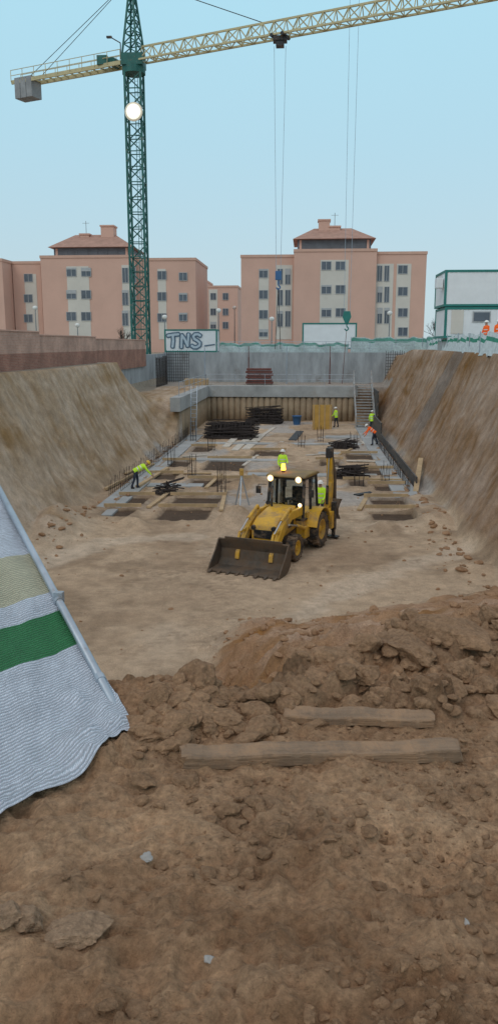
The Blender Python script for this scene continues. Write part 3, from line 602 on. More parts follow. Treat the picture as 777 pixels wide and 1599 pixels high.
# ---------------------------------------------------------------- people
def person(label,loc,rz,bend=0,arms=((8,22),(8,22)),legs=((4,6),(-5,4)),hv=None,helm=None,trou=None,look=None,group=None):
    hv=hv or m_hvg; helm=helm or m_hw; trou=trou or m_trou
    b=R(bend); u=Vector((0,math.sin(b),math.cos(b))); fd=Vector((0,math.cos(b),-math.sin(b))); hb=R(bend*.75 if look is None else look); hd=Vector((0,math.sin(hb),math.cos(hb))); hf=Vector((0,math.cos(hb),-math.sin(hb)))
    V=[];Rr=[];E=[];T=[]
    def v(p,r,par=None,tg='top'):
        V.append(Vector(p)); Rr.append(r)
        if par is not None: E.append((par,len(V)-1)); T.append(tg)
        return len(V)-1
    P=Vector((0,0,0)); pe=v(P,.125); sp=v(P+u*.22,.12,pe); ch=v(P+u*.42,.135,sp); nk=v(P+u*.54,.055,ch,'skin'); hc=v(P+u*.54+hd*.12+hf*.015,.088,nk,'skin'); v(P+u*.54+hd*.21+hf*.01,.075,hc,'skin'); v(P+u*.54+hd*.10+hf*.105,.016,hc,'skin')
    for i,s in enumerate((-1,1)):
        a1,a2=R(arms[i][0]),R(arms[i][1]); sh=v(P+u*.47+Vector((s*.175,0,0)),.062,ch)
        e1=V[sh]+Vector((s*.06,math.sin(a1)*.29,-math.cos(a1)*.29)); el=v(e1,.046,sh); w1=e1+Vector((-s*.02,math.sin(a2)*.25,-math.cos(a2)*.25)); wr=v(w1,.032,el)
        dr=Vector((0,math.sin(a2+.15),-math.cos(a2+.15))); pm=v(w1+dr*.06,.034,wr,'skin'); sd=Vector((0,math.cos(a2),math.sin(a2)))
        for k,(o,l) in enumerate(((-.03,.062),(-.01,.075),(.01,.072),(.03,.058))):
            q=v(w1+dr*.105+sd*o,.010,pm,'skin'); v(w1+dr*(.105+l)+sd*o*1.1+Vector((-s*.02,0,0)),.008,q,'skin')
        q=v(w1+dr*.05+sd*.05,.011,pm,'skin'); v(w1+dr*.09+sd*.07+Vector((-s*.01,0,0)),.009,q,'skin')
    low=0
    for i,s in enumerate((-1,1)):
        a1,k1=R(legs[i][0]),R(legs[i][1]); hp=v(P+Vector((s*.095,0,-.05)),.095,pe,'leg'); k_=V[hp]+Vector((s*.03,math.sin(a1)*.41,-math.cos(a1)*.41)); kn=v(k_,.064,hp,'leg')
        an=k_+Vector((0,math.sin(a1-k1)*.41,-math.cos(a1-k1)*.41)); ak=v(an,.05,kn,'leg'); v(an+Vector((s*.03,.16,-.045)),.037,ak,'boot'); he=v(an+Vector((0,-.03,-.045)),.042,ak,'boot'); low=min(low,an.z-.085)
    V=[q+Vector((0,0,-low)) for q in V]; P=Vector((0,0,-low))
    me=bpy.data.meshes.new('tmp'); me.from_pydata(V,E,[]); o=bpy.data.objects.new('tmp',me); COL.objects.link(o)
    o.modifiers.new('skin','SKIN'); sub=o.modifiers.new('sub','SUBSURF'); sub.levels=1; sub.render_levels=1
    for i,sv in enumerate(me.skin_vertices[0].data): sv.radius=(Rr[i],Rr[i]*(.82 if i in (pe,sp,ch) else 1)); sv.use_root=(i==0)
    bpy.context.view_layer.update(); dg=bpy.context.evaluated_depsgraph_get(); nm=bpy.data.meshes.new_from_object(o.evaluated_get(dg)); bpy.data.objects.remove(o)
    nm.name='person'; nm.materials.clear(); ml={'top':0,'skin':1,'leg':2,'boot':3}
    for m in (hv,m_skin,trou,m_boot): nm.materials.append(m)
    for pl in nm.polygons:
        c=pl.center; best=9; tg='top'
        for (i,j),tt in zip(E,T):
            a=V[i]; d=V[j]-a; q=max(0,min(1,(c-a).dot(d)/max(d.length_squared,1e-9))); ds=(c-a-d*q).length-.6*(Rr[i]*(1-q)+Rr[j]*q)
            if ds<best: best=ds; tg=tt
        pl.material_index=ml[tg]; pl.use_smooth=True
    body=bpy.data.objects.new('person',nm); COL.objects.link(body); body.location=loc; body.rotation_euler=(0,0,rz); ORG[body.name]=Vector((0,0,0)); tag(body,label,'person',group)
    mb=MB(); rings=[(-.10,.175,.135,0),(.04,.172,.13,0),(.10,.174,.13,1),(.15,.178,.133,0),(.27,.188,.14,1),(.32,.195,.14,0),(.42,.205,.135,0),(.49,.15,.105,0),(.53,.075,.075,0)]; n=16; vs=[]
    for s_,rx,ry,_ in rings:
        for i in range(n): a=2*math.pi*i/n; vs.append(P+u*s_+Vector((1,0,0))*rx*math.cos(a)+fd*ry*math.sin(a))
    for j in range(len(rings)-1): mb.m+=[1 if j in(2,4) else 0]*n; mb.f+=[(j*n+i,j*n+(i+1)%n,(j+1)*n+(i+1)%n,(j+1)*n+i) for i in range(n)]
    mb.v=vs; mb.build('hivis_vest',[hv,m_refl],body,True)
    mb=MB(); c=P+u*.54+hd*.17+hf*.012; M=Matrix((Vector((1,0,0)),hf,hd)).transposed(); t0=MB(); t0.ball((0,0,0),.115,.135,.115,16,6,0,.5); t0.tube((0,.02,-.005),(0,.02,.01),.15,.14,16); mb.add([c+M@q for q in t0.v],t0.f); mb.build('helmet',helm,body,True)
    return body
def onfloor(px,py): p=G(px,py); return Vector((p.x,p.y,gz(p.x,p.y)))
person('person in yellow-green jacket bending over the left rebar row',onfloor(213,765),R(-75),62,((25,50),(35,40)),((12,14),(-14,6)),m_hvg,m_hy)
person('person in yellow-green vest seen above the cab roof behind the loader',Vector((-1.2,41,gz(-1.2,41))),R(190),0,((20,70),(10,40)))
person('person in white helmet standing right beside the loader cab',Vector((.60,31.8,gz(.60,31.8))),R(160),3,((15,60),(8,25)))
person('person in yellow-green vest standing by the ochre formwork panel',onfloor(524,668),R(60),5,((15,50),(20,60)),((8,6),(-8,6)))
person('person in green vest and dark trousers at the foot of the stair',onfloor(580,674),R(10),8,((8,30),(10,25)),((10,8),(-10,6)))
person('person in orange jacket bending over the right hand footing',Vector((4.75,57,FL+.1)),R(85),52,((20,30),(30,45)),((14,16),(-16,6)),m_hvo)
def bank(px,y): x=pY(px,540,y).x; return Vector((x,y,gz(x,y)))
person('person in orange jacket on the right bank, farther from the photo edge',bank(757,47.5),R(120),0,((10,50),(10,40)),((4,6),(-5,4)),m_hvo)
person('person in orange jacket on the right bank, cut by the photo edge',bank(775,46),R(200),0,((20,60),(10,30)),((4,6),(-5,4)),m_hvo)
# ---------------------------------------------------------------- back of the pit
mb=MB(); mb.box((-15.2,86.05,-2.6),(11.2,86.4,.75)); cw=mb.build('retaining_wall',m_wallc); tag(cw,'long grey concrete retaining wall across the back of the pit','wall')
mb=MB(); mb.box((-15.45,65.5,-2.8),(-15.1,86.04,.62)); tag(mb.build('retaining_wall',m_wallc),'side wing of grey concrete wall beside the crane mast','wall')
pw=thing('pile_wall','brown pile wall under the concrete capping beam at the back','wall',(-2.5,76,FL),0,None,True)
mb=MB(); x=-9.3
while x<4.5: mb.tube((x,76.15,FL-.2),(x,76.15,-3.2),.30,None,10); x+=.56
mb.build('pile_row',m_pile,pw,True); mb=MB(); y=61.
while y<76: mb.tube((-9.65,y,FL-.2),(-9.65,y,-3.2),.30,None,10); y+=.56
mb.build('pile_row',m_pile,pw,True)
mb=MB(); mb.box((-9.95,75.75,-3.25),(4.7,76.6,-2.22)); mb.box((-9.95,58.5,-3.25),(-9.2,75.749,-2.22)); tag(mb.build('capping_beam',m_conc,None,False,.02),'L-shaped grey concrete capping beam on top of the pile wall','beam')
def railing(name,label,pts,h,step,m,rails=(1,.55),r=.025,cat='railing'):
    tt=thing(name,label,cat,pts[0],0,None,True); rm=MB()
    for a,b in zip(pts,pts[1:]):
        a=Vector(a); b=Vector(b); n=max(1,int((b-a).length/step))
        for k in range(n+1):
            p=a+(b-a)*k/n; mb=MB(); mb.tube(p,p+Vector((0,0,h)),r,None,6); mb.build('post',m,tt)
        for q in rails: rm.tube(a+Vector((0,0,h*q)),b+Vector((0,0,h*q)),r*.8,None,6)
    rm.build('rail',m,tt); return tt
railing('guard_railing','thin guard railing on top of the capping beam',[(-9.5,60,-2.22),(-9.5,76.2,-2.22),(4.4,76.2,-2.22)],1.05,2.4,m_grail)
railing('guard_railing','grey railing along the top of the back retaining wall',[(-9.5,86.25,.75),(11,86.25,.75)],1.1,2.2,m_grail,(1,.7,.4,.12),.03)
st=thing('site_stair','grey metal stair climbing from the pit floor to the capping beam','stair',(4.95,71,FL),0,None,True)
sx0,sx1=4.25,5.85
for x in (sx0,sx1):
    mb=MB(); mb.bar((x,69.6,FL+.05),(x,75.6,-1.8),.07,.28); mb.build('stringer',m_stair,st)
    mb=MB(); mb.path([(x,69.6,FL+1.05),(x,75.6,-.8)],.035); mb.path([(x,69.6,FL+.6),(x,75.6,-1.3)],.025)
    for k in range(5): mb.tube((x,69.6+1.5*k,FL+.05+.9*k),(x,69.6+1.5*k,FL+1.05+.9*k),.03)
    mb.build('handrail',m_stair,st)
for k in range(16): mb=MB(); mb.box((sx0+.04,69.75+k*.365,FL+.16+k*.225),(sx1-.04,70.02+k*.365,FL+.25+k*.225)); mb.build('tread',m_stair,st)
def rebar_mesh(label,a,b,z0,z1,st=.22,r=.022):
    mb=MB(); a=Vector(a); b=Vector(b); ln=(b-a).length; n=int(ln/st)
    for k in range(n+1): p=a+(b-a)*k/n; mb.tube((p.x,p.y,z0),(p.x+random.uniform(-.03,.03),p.y,z1+random.uniform(-.12,.12)),r,None,4)
    m=int((z1-z0)/.3)
    for k in range(1,m+1): z=z0+k*.3-.1; mb.tube((a.x,a.y-.03,z),(b.x,b.y-.03,z),r*.8,None,4)
    return tag(mb.build('rebar_mesh',m_rebar),label,'rebar','rebar mats')
rebar_mesh('rebar mat standing against the left end of the back wall',(-14.6,84.6,0),(-12.3,84.6,0),-2.35,.9)
rebar_mesh('tall rebar mat standing at the right end of the back wall',(8.0,84.6,0),(11.0,84.6,0),-2.35,.9)
rebar_mesh('row of rebar starter bars along the left bank',(-8.95,38,0),(-8.95,60,0),FL-.1,FL+.62,.4,.011)
rebar_mesh('second row of rebar bars just behind the left starter bars',(-9.3,37,0),(-9.3,63,0),FL-.1,FL+.75,.4,.011)
rebar_mesh('row of rebar bars along the right bank',(5.05,39,0),(5.05,62,0),FL-.1,FL+.6,.35,.011)
rebar_mesh('short rebar mat beside the concrete wing wall',(-13.8,74,0),(-13.8,80,0),-2.35,.4,.3)
mb=MB(); mb.box((5.46,40,FL-.3),(5.54,60,FL+.62)); mb.box((5.46,60.001,FL-.3),(5.56,69,FL+1.4)); mb.box((5.95,69.001,FL-.3),(6.05,76.8,FL+3.2)); tag(mb.build('waterproof_wall',m_member),'dark sheeted wall along the foot of the right bank','wall')
fts=[((-9.2,32.5,-8.1,63),'long concrete footing strip along the left bank'),((4.2,37,5.38,71),'long concrete footing strip along the right bank'),
 ((-8.0,39.6,-5.2,40.5),'short concrete ground beam nearest the left footing'),((-3.2,43.5,3.9,44.3),'concrete ground beam crossing the pit behind the loader'),
 ((-8.0,49,-1.2,49.8),'concrete ground beam crossing the left half of the pit'),((.8,52.5,4.1,53.4),'concrete ground beam on the right behind the loader'),
 ((-8,57.5,3.9,58.3),'far concrete ground beam crossing the whole pit'),((1.5,62,4.1,63.2),'far concrete pad near the stair')]
for (x0,y0,x1,y1),lab in fts:
    mb=MB(); mb.box((x0,y0,FL-.3),(x1,y1,FL+.09)); tag(mb.build('concrete_footing',m_conc,None,False,.02),lab,'footing','concrete footings on the pit floor')
def cage(px,py,h,lab):
    p=onfloor(px,py); mb=MB(); s=.2; z0=max(p.z,FL)
    for dx in (-s,0,s):
        for dy in (-s,s): mb.tube((p.x+dx,p.y+dy,p.z-.3),(p.x+dx+random.uniform(-.08,.08),p.y+dy+random.uniform(-.08,.08),z0+h+random.uniform(-.25,.2)),.013,None,4)
    for k in range(2):
        z=z0+.1+k*h*.2; q=[(p.x-s,p.y-s,z),(p.x+s,p.y-s,z),(p.x+s,p.y+s,z),(p.x-s,p.y+s,z),(p.x-s,p.y-s,z)]; mb.path(q,.009,4)
    tag(mb.build('rebar_cage',m_rebar),lab,'rebar cage','column rebar cages on the pit floor')
for a in ((346,775,1.4,'rebar cage left of the loader behind the tripod'),(300,745,1.1,'rebar cage by the middle pit hole on the left'),
 (330,705,1.1,'rebar cage in front of the steel pile'),(302,690,1.6,'tall rebar cage by the left corner'),(560,760,1.0,'rebar cage right of the loader'),(600,752,1.0,'rebar cage beside the right footing'),(500,690,1.2,'rebar cage in the middle far back'),(552,700,1.1,'rebar cage right of the dark planks'),(470,700,1.0,'rebar cage straight behind the loader cab'),(268,728,.9,'low rebar cage near the left footing halfway back')): cage(*a)
def steel_pile(px0,px1,py,hh,lab,n=90,dep=2.2):
    a=G(px0,py); b=G(px1,py); mb=MB()
    for i in range(n):
        k=random.random()**1.3; y=a.y+random.uniform(-.5,.5)*dep*(1-k*.6); z=FL+.05+hh*k*(1-.3*abs(random.gauss(0,1)))
        z=max(z,FL+.05); e=random.uniform(-.5,.4); e2=random.uniform(-.5,.4); mb.tube((a.x+e,y,z),(b.x+e2,y+random.uniform(-.7,.7),max(FL+.04,z+random.uniform(-.35,.35))),.03,None,5)
    for i in range(n//3):
        x=random.uniform(a.x,b.x); mb.path([(x,a.y-dep*.4,FL+.1),(x+.1,a.y-.3,FL+hh*.9),(x+.15,a.y+.6,FL+hh*.8)],.02,4)
    tag(mb.build('rebar_pile',m_rebar),lab,'rebar pile')
steel_pile(328,398,683,1.35,'big dark pile of reinforcing steel in the far left of the pit',140,2.6)
steel_pile(528,566,745,.6,'low dark heap of bent rebar right of the loader',70,1.8)
steel_pile(252,275,770,.4,'small dark coil heap of rebar on the left',30,1.)
steel_pile(522,552,700,.5,'dark bundle of rebar in front of the stair',40,1.5)
steel_pile(391,437,661,1.5,'dark steel heap against the middle of the pile wall',130,2.)
def board(a,b,w,th,lab,m=m_pale,lift=.03,lift2=None):
    p=onfloor(*a); q=onfloor(*b); p.z=max(p.z,FL)+lift; q.z=max(q.z,FL)+(lift if lift2 is None else lift2); mb=MB(); mb.bar(p,q,w,th); tag(mb.build('board',m),lab,'board','boards lying on the pit floor')
board((352,700),(372,680),.5,.06,'pale board at the left of the board heap'); board((366,704),(390,682),.5,.06,'pale board second from the left in the board heap'); board((384,702),(408,680),.6,.06,'pale board at the right of the board heap')
board((355,694),(405,690),.3,.06,'pale board lying across the board heap',m_pale,.1); board((215,764),(262,733),.22,.1,'timber plank lying beside the bending person',m_wood,.1); board((322,765),(345,742),.2,.08,'timber plank by the left pit holes',m_wood,.05)
board((648,770),(655,745),.25,.10,'timber plank leaning at the right footing',m_wood,.05,.5); board((480,695),(535,692),.3,.05,'thin plank far back in the middle'); board((478,712),(530,708),.25,.05,'pale plank between the loader and the stair')
board((555,775),(588,768),.3,.06,'dark plank right of the loader',m_cloth); board((456,688),(468,674),.6,.06,'dark sheet lying in the far middle',m_cloth); board((270,742),(330,742),.2,.06,'long thin timber crossing the left pit area',m_wood,.1)
board((415,705),(440,690),.35,.05,'pale board right of the board heap'); board((165,768),(240,728),.15,.12,'timber rail along the left footing',m_wood,.12); board((540,722),(600,722),.3,.05,'pale plank right behind the loader'); board((565,690),(585,706),.25,.05,'pale board near the stair foot')
board((530,712),(548,702),.18,.08,'timber offcut behind the loader boom',m_wood,.05); board((575,752),(628,752),.2,.08,'timber plank crossing the right footing trench',m_wood,.1); board((196,742),(214,734),.2,.08,'short timber offcut behind the bending person',m_wood,.08); board((380,728),(402,712),.2,.06,'grey plank left behind the loader',m_pale,.05)
board((232,795),(262,772),.2,.08,'timber plank between the two left pit rows',m_wood,.06); board((345,800),(352,770),.18,.08,'timber plank pointing at the tripod',m_wood,.06); board((560,798),(574,776),.2,.08,'timber plank beside the right pit holes',m_wood,.06); board((285,715),(322,712),.2,.06,'pale plank in front of the big steel pile',m_pale,.06); board((410,680),(428,668),.3,.05,'pale board in front of the steel heap at the pile wall')
for (a,b,c,d),(_,_,_,_,nm) in list(zip(HQ,holes)):
    mb=MB(); z=max(gz(a,d+.15),gz(b,d+.15),FL)+.06; mb.bar((a-.3,d+.14,z),(b+.25,d+.16,z+.02),.06,.15); tag(mb.build('board',m_wood),'timber edging board along the far side of the %s pit hole'%nm,'board','edging boards at the pit holes')
p=G(502,671); ff=thing('ochre_formwork','ochre formwork panel standing upright near the stair','formwork',p,0,None,True); mb=MB(); mb.box((p.x-.8,p.y,FL),(p.x+.8,p.y+.06,FL+2.1)); mb.build('sheet',m_ochre,ff)
for k in range(4): mb=MB(); x=p.x-.7+k*.46; mb.box((x-.04,p.y-.06,FL+.02),(x+.04,p.y-.001,FL+2.08)); mb.build('stud',m_wood,ff)
for s in (-.5,.5): mb=MB(); mb.bar((p.x+s,p.y+.06,FL+1.7),(p.x+s,p.y+1.1,FL),.07); mb.build('prop',m_wood,ff)
def ladder(x,y,z0,z1,lab):
    l=thing('ladder',lab,'ladder',(x,y,z0),0,None,True)
    for s in (0,.45): mb=MB(); mb.bar((x+s,y-.9,z0),(x+s,y,z1),.05); mb.build('stile',m_grail,l)
    n=int((z1-z0)/.3)
    for k in range(1,n): mb=MB(); t_=k/n; mb.tube((x,y-.9+.9*t_,z0+(z1-z0)*t_),(x+.45,y-.9+.9*t_,z0+(z1-z0)*t_),.018,None,5); mb.build('rung',m_grail,l)
ladder(-9.0,63,FL,-1.6,'aluminium ladder leaning on the left capping beam')
p=onfloor(377,790); tr=thing('survey_tripod','survey tripod with instrument standing left of the loader','tripod',p)
for k in range(3): a=k*2.1+.4; mb=MB(); mb.bar((0,0,1.4),(.36*math.cos(a),.36*math.sin(a),0),.05); mb.build('leg',m_grail,tr)
mb=MB(); mb.tube((0,0,1.38),(0,0,1.45),.09); mb.box((-.09,-.07,1.45),(.09,.07,1.68)); mb.tube((0,-.12,1.6),(0,.12,1.6),.04); mb.build('instrument',m_ochre,tr,False,.01)
p=G(463,663); mb=MB(); mb.lathe([(.3,FL),(.42,FL+.75),(.45,FL+.75),(.45,FL+.8),(.39,FL+.8),(.28,FL+.05),(.001,FL+.05)],(p.x,p.y,0),16,0,'z'); tag(mb.build('plastic_tub',m_blue,None,True),'blue plastic tub on the far pit floor','tub')
p=pY(405,598,81); rk=thing('formwork_stack','dark red steel formwork panels stacked on the terrace behind the beam','formwork',(p.x,81,-2.3),0,None,True)
for k in range(6): mb=MB(); mb.box((p.x-1.35+.1*(k%2),80.4,-2.25+k*.26),(p.x+1.35-.1*(k%3),81.6,-2.05+k*.26)); mb.build('panel',m_rust,rk,False,.02)
for i,(px,lab) in enumerate(((320,'steel prop standing left of the red formwork stack'),(388,'steel prop standing at the red formwork stack'),(447,'steel prop standing right of the red formwork stack'),(514,'steel prop standing near the top of the stair'))):
    q=pY(px,598,83); mb=MB(); mb.tube((q.x,83,-2.3),(q.x,83,.3),.06,None,6); mb.tube((q.x,83,.3),(q.x,83,1.4),.04,None,6); mb.box((q.x-.12,82.88,-2.33),(q.x+.12,83.12,-2.28)); tag(mb.build('steel_prop',m_rust if i%2 else m_grail),lab,'prop','steel props on the terrace')
mb=MB()
for k in range(5): mb.box((-11.9,78+k*.15,-2.3+k*.12),(-9.6,79.2+k*.1,-2.2+k*.12))
tag(mb.build('timber_stack',m_wood),'stack of pale timber on the terrace left of the red stack','timber')
# ---------------------------------------------------------------- crane
cx,cy=-16.75,82.; cr=thing('tower_crane','green and yellow tower crane with concrete counterweight above the pit','crane',(cx,cy,.35),0,None,True)
def lattice(mb,a,b,secs,n,r,rd,mi=0,sides=None):
    a=Vector(a); b=Vector(b); k=len(secs)
    for s in secs: mb.bar(a+s,b+s,r*2,None,mi)
    for i in range(n):
        p=a+(b-a)*i/n; q=a+(b-a)*(i+1)/n
        for j in range(k):
            s0=secs[j]; s1=secs[(j+1)%k]
            if i%2: s0,s1=s1,s0
            mb.bar(p+s0,q+s1,rd*2,None,mi); mb.bar(p+s0,p+s1,rd*1.7,None,mi)
hm=.75; sq=[Vector((-hm,-hm,0)),Vector((hm,-hm,0)),Vector((hm,hm,0)),Vector((-hm,hm,0))]
mb=MB(); lattice(mb,(cx,cy,.3),(cx,cy,26.6),sq,19,.095,.05); mb.box((cx-1.5,cy-1.5,0),(cx+1.5,cy+1.5,.35)); mb.build('mast',m_green,cr)
mb=MB(); mb.bar((cx+.5,cy-.72,.3),(cx+.5,cy-.72,26.5),.05); mb.bar((cx+.2,cy-.72,.3),(cx+.2,cy-.72,26.5),.05)
for k in range(85): mb.bar((cx+.2,cy-.72,.6+k*.3),(cx+.5,cy-.72,.6+k*.3),.03)
mb.build('ladder',m_green,cr)
zj=27.6; jd=Vector((.924,-.382,0)); jn=Vector((.382,.924,0)); C0=Vector((cx,cy,zj))
mb=MB(); mb.tube((cx,cy,26.6),(cx,cy,27.2),1.1,None,16); mb.box((cx-1,cy-1,27.2),(cx+1,cy+1,28.2)); mb.build('slewing_unit',m_green,cr)
mb=MB(); sb=[jd*.8+jn*.7,jd*.8-jn*.7,jd*-.8-jn*.7,jd*-.8+jn*.7]
for i in range(7):
    z0=28.2+i*.97; s0=1-i/7.6; s1=1-(i+1)/7.6
    for j in range(4):
        p0=Vector((cx,cy,z0))+sb[j]*s0; p1=Vector((cx,cy,z0+.97))+sb[j]*s1; p2=Vector((cx,cy,z0+.97))+sb[(j+1)%4]*s1
        mb.bar(p0,p1,.16); mb.bar(p0,p2,.09); mb.bar(p1,p2,.08)
mb.build('tower_head',m_green,cr)
tri=[jn*.62,jn*-.62,Vector((0,0,1.25))]
mb=MB(); J0=C0+jd*1.0; J1=C0+jd*44; lattice(mb,J0,J1,tri,38,.075,.04); mb.build('jib',m_cyel,cr)
mb=MB(); K0=C0-jd*1.0; K1=C0-jd*14.4
for s in (-1,1):
    mb.bar(K0+jn*.65*s,K1+jn*.65*s,.16,.36)
    for z in (.6,1.1): mb.bar(K0+jn*.75*s+Vector((0,0,z)),K1+jn*.75*s+Vector((0,0,z)),.05)
    for k in range(10): q=K0+(K1-K0)*k/9+jn*.75*s; mb.bar(q,q+Vector((0,0,1.1)),.05)
for k in range(16): q=K0+(K1-K0)*k/15; mb.bar(q-jn*.65,q+jn*.65,.1)
mb.build('counter_jib',m_cyel,cr)
q=C0-jd*13.0
for k in range(3):
    mb=MB(); a=q+jd*(k*.75-1.0); mb.extr([a-jn*.75+Vector((0,0,.35)),a+jn*.75+Vector((0,0,.35)),a+jn*.75+Vector((0,0,-1.6)),a-jn*.75+Vector((0,0,-1.6))],jd*.7); mb.build('counterweight',m_cw,cr,False,.03)
mb=MB(); q=C0-jd*2.2+Vector((0,0,.3)); mb.tube(q-jn*.5,q+jn*.5,.42,None,14); mb.box(q-Vector((1.6,.4,.2)),q-Vector((.6,-.4,-.6))); mb.build('winch',m_green,cr)
apx=Vector((cx,cy,34.8))
def pend(a,b): mb=MB(); mb.tube(a,b,.035,None,4); mb.build('pendant_line',m_rebar,cr)
for s in (-1,1): pend(apx,C0-jd*12.2+jn*.6*s+Vector((0,0,.2)))
pend(apx,C0+jd*13.5+Vector((0,0,1.3))); pend(apx,C0+jd*33+Vector((0,0,1.3)))
def t_at(px):
    lo,hi=1.,40.
    for _ in range(40):
        m=(lo+hi)/2
        if proj(C0+jd*m)[0]<px: lo=m
        else: hi=m
    return lo
T=C0+jd*t_at(437); mb=MB(); mb.box(T+Vector((-.6,-.5,-.45)),T+Vector((.6,.5,-.1))); mb.box(T+Vector((-.35,-.4,-.85)),T+Vector((.35,.4,-.45)))
for s in (-1,1): mb.tube(T+jd*.5*s-jn*.75+Vector((0,0,-.05)),T+jd*.5*s+jn*.75+Vector((0,0,-.05)),.16,None,8)
trl=mb.build('trolley',m_blk,cr)
zh=pY(437,432,T.y).z
for s in (-1,1): mb=MB(); mb.tube(T+Vector((.5*s,0,-.8)),Vector((T.x+.2*s,T.y,zh+.5)),.018,None,4); mb.build('hoist_rope',m_grail,cr)
mb=MB(); mb.box((T.x-.28,T.y-.15,zh-.3),(T.x+.28,T.y+.15,zh+.5)); mb.path([(T.x,T.y,zh-.3),(T.x,T.y,zh-.7),(T.x+.2,T.y,zh-.95),(T.x,T.y,zh-1.15),(T.x-.2,T.y,zh-.95)],.07); hb=mb.build('hook_block',m_blue,cr,False,.03)
for s in (-1,1): mb=MB(); mb.tube((T.x,T.y,zh-1.0),(T.x+.25*s,T.y,zh-6.5),.03,None,4); mb.build('sling',m_blk,hb)
fq=pY(210,176,cy-1.0); mb=MB(); mb.tube((fq.x,cy-.95,fq.z),(fq.x,cy-1.35,fq.z),.40,.86,28); mb.bar((fq.x,cy-.95,fq.z),(cx,cy-.6,fq.z),.14); mb.bar((cx-.7,cy-.85,fq.z),(cx+.7,cy-.85,fq.z),.1); fl_=mb.build('floodlight',m_grail,cr); mb=MB(); qq=MB(); qq.lathe([(.001,.16),(.50,.12),(.68,.06),(.84,0),(.84,-.03),(.001,-.03)],(0,0,0),32,0,'z',False,[0,1,2,2,2])
mb.f=qq.f; mb.m=qq.m; mb.v=[Vector((fq.x+v.x,cy-1.36-v.z,fq.z+v.y)) for v in qq.v]; mb.build('floodlight_lens',[m_flood,m_flood2,m_flood3],fl_,True)
mb=MB(); q=C0-jd*1.2+Vector((-.2,0,0)); mb.path([q+Vector((0,0,.5)),q+Vector((0,0,1.9)),q+Vector((-.9,0,2.4))],.05); mb.box(q+Vector((-1.3,-.15,2.35)),q+Vector((-.8,.15,2.5))); mb.build('boom_lamp',m_blk,cr)
q=pY(541,495,80); hk=thing('crane_hook','green hook block hanging on two long ropes in front of white cabin','hook',(q.x,80,q.z),0,None,True)
mb=MB(); mb.extr([(q.x-.42,79.85,q.z),(q.x-.3,79.85,q.z+.55),(q.x+.3,79.85,q.z+.55),(q.x+.42,79.85,q.z),(q.x+.15,79.85,q.z-.6),(q.x-.15,79.85,q.z-.6)],(0,.3,0)); mb.path([(q.x,80,q.z-.6),(q.x,80,q.z-.85),(q.x+.2,80,q.z-1.1),(q.x,80,q.z-1.3),(q.x-.2,80,q.z-1.1)],.07); mb.build('block',m_gtrim,hk,False,.03)
for s in (-1,1): mb=MB(); mb.tube((q.x+.28*s,80,q.z+.5),(q.x+.55*s,79.5,62),.018,None,4); mb.build('hoist_rope',m_grail,hk)
mb=MB(); mb.tube((q.x,80,q.z-1.2),(q.x-.3,80,-2.2),.025,None,4); mb.build('sling',m_rust,hk)
# ---------------------------------------------------------------- boundary wall left
bw=[(20,42,2.2,-13.9,'nearest length of the salmon brick boundary wall on the left'),(42.02,54,2.05,-14.05,'middle length of the salmon brick boundary wall on the left'),(54.02,75,1.95,-14.9,'far length of salmon brick boundary wall by the crane')]
for y0,y1,zt,x,lab in bw:
    bt=thing('brick_wall',lab,'wall',(x,(y0+y1)/2,0),0,'lengths of the boundary wall',True)
    mb=MB(); mb.box((x-.28,y0,-.4),(x-.002,y1,1.15)); mb.build('lower_brickwork',m_bw2,bt); mb=MB(); mb.box((x-.25,y0,1.151),(x-.03,y1,zt)); mb.build('upper_brickwork',m_bw1,bt)
    mb=MB(); mb.box((x-.31,y0,zt),(x+.02,y1,zt+.06)); mb.build('coping',m_coping,bt)
# ---------------------------------------------------------------- cabins / containers
def cabin(label,px0,px1,pt,pb,Y,dep,doors=(),name='site_cabin',group=None):
    a=pY(px0,pb,Y); b=pY(px1,pt,Y); x0,x1,z0,z1=a.x,b.x,a.z,b.z; c=thing(name,label,'cabin',((x0+x1)/2,Y+dep/2,z0),0,group,True)
    mb=MB(); mb.box((x0+.05,Y+.05,z0+.05),(x1-.05,Y+dep-.05,z1-.05)); 
    n=int((x1-x0)/.3)
    for k in range(1,n): xx=x0+(x1-x0)*k/n; mb.box((xx-.05,Y+.03,z0+.15),(xx+.05,Y+.049,z1-.15))
    mb.build('wall_panel',m_white,c)
    mb=MB(); t_=.16
    for yy in (Y,Y+dep-t_):
        for xx in (x0,x1-t_): mb.box((xx,yy,z0),(xx+t_,yy+t_,z1))
        mb.box((x0+t_,yy,z1-t_),(x1-t_,yy+t_,z1)); mb.box((x0+t_,yy,z0),(x1-t_,yy+t_,z0+t_))
    for xx in (x0,x1-t_): mb.box((xx,Y+t_,z1-t_),(xx+t_,Y+dep-t_,z1)); mb.box((xx,Y+t_,z0),(xx+t_,Y+dep-t_,z0+t_))
    mb.build('frame',m_gtrim,c); return c,x0,x1,z0,z1
c,x0,x1,z0,z1=cabin('white site cabin with graffiti beside the crane mast',257,339,514,550,90,2.4)
W=x1-x0; Hh=z1-z0; SK=[0]
def stroke(mb,pts,wd,dep):
    for (a,b),(c_,d) in zip(pts,pts[1:]):
        SK[0]+=1; o=dep+(SK[0]%24)*.0006; P=Vector((x0+W*a,90.0-o,z0+Hh*b)); Q=Vector((x0+W*c_,90.0-o,z0+Hh*d)); u=(Q-P).normalized(); n=Vector((-u.z,0,u.x))*wd/2; P-=u*wd*.4; Q+=u*wd*.4; k=wd*.25
        mb.extr([P-n+u*k,P-n*.5,P+n*.5,P+n+u*k,Q+n-u*k,Q+n*.5,Q-n*.5,Q-n-u*k],(0,.012,0))
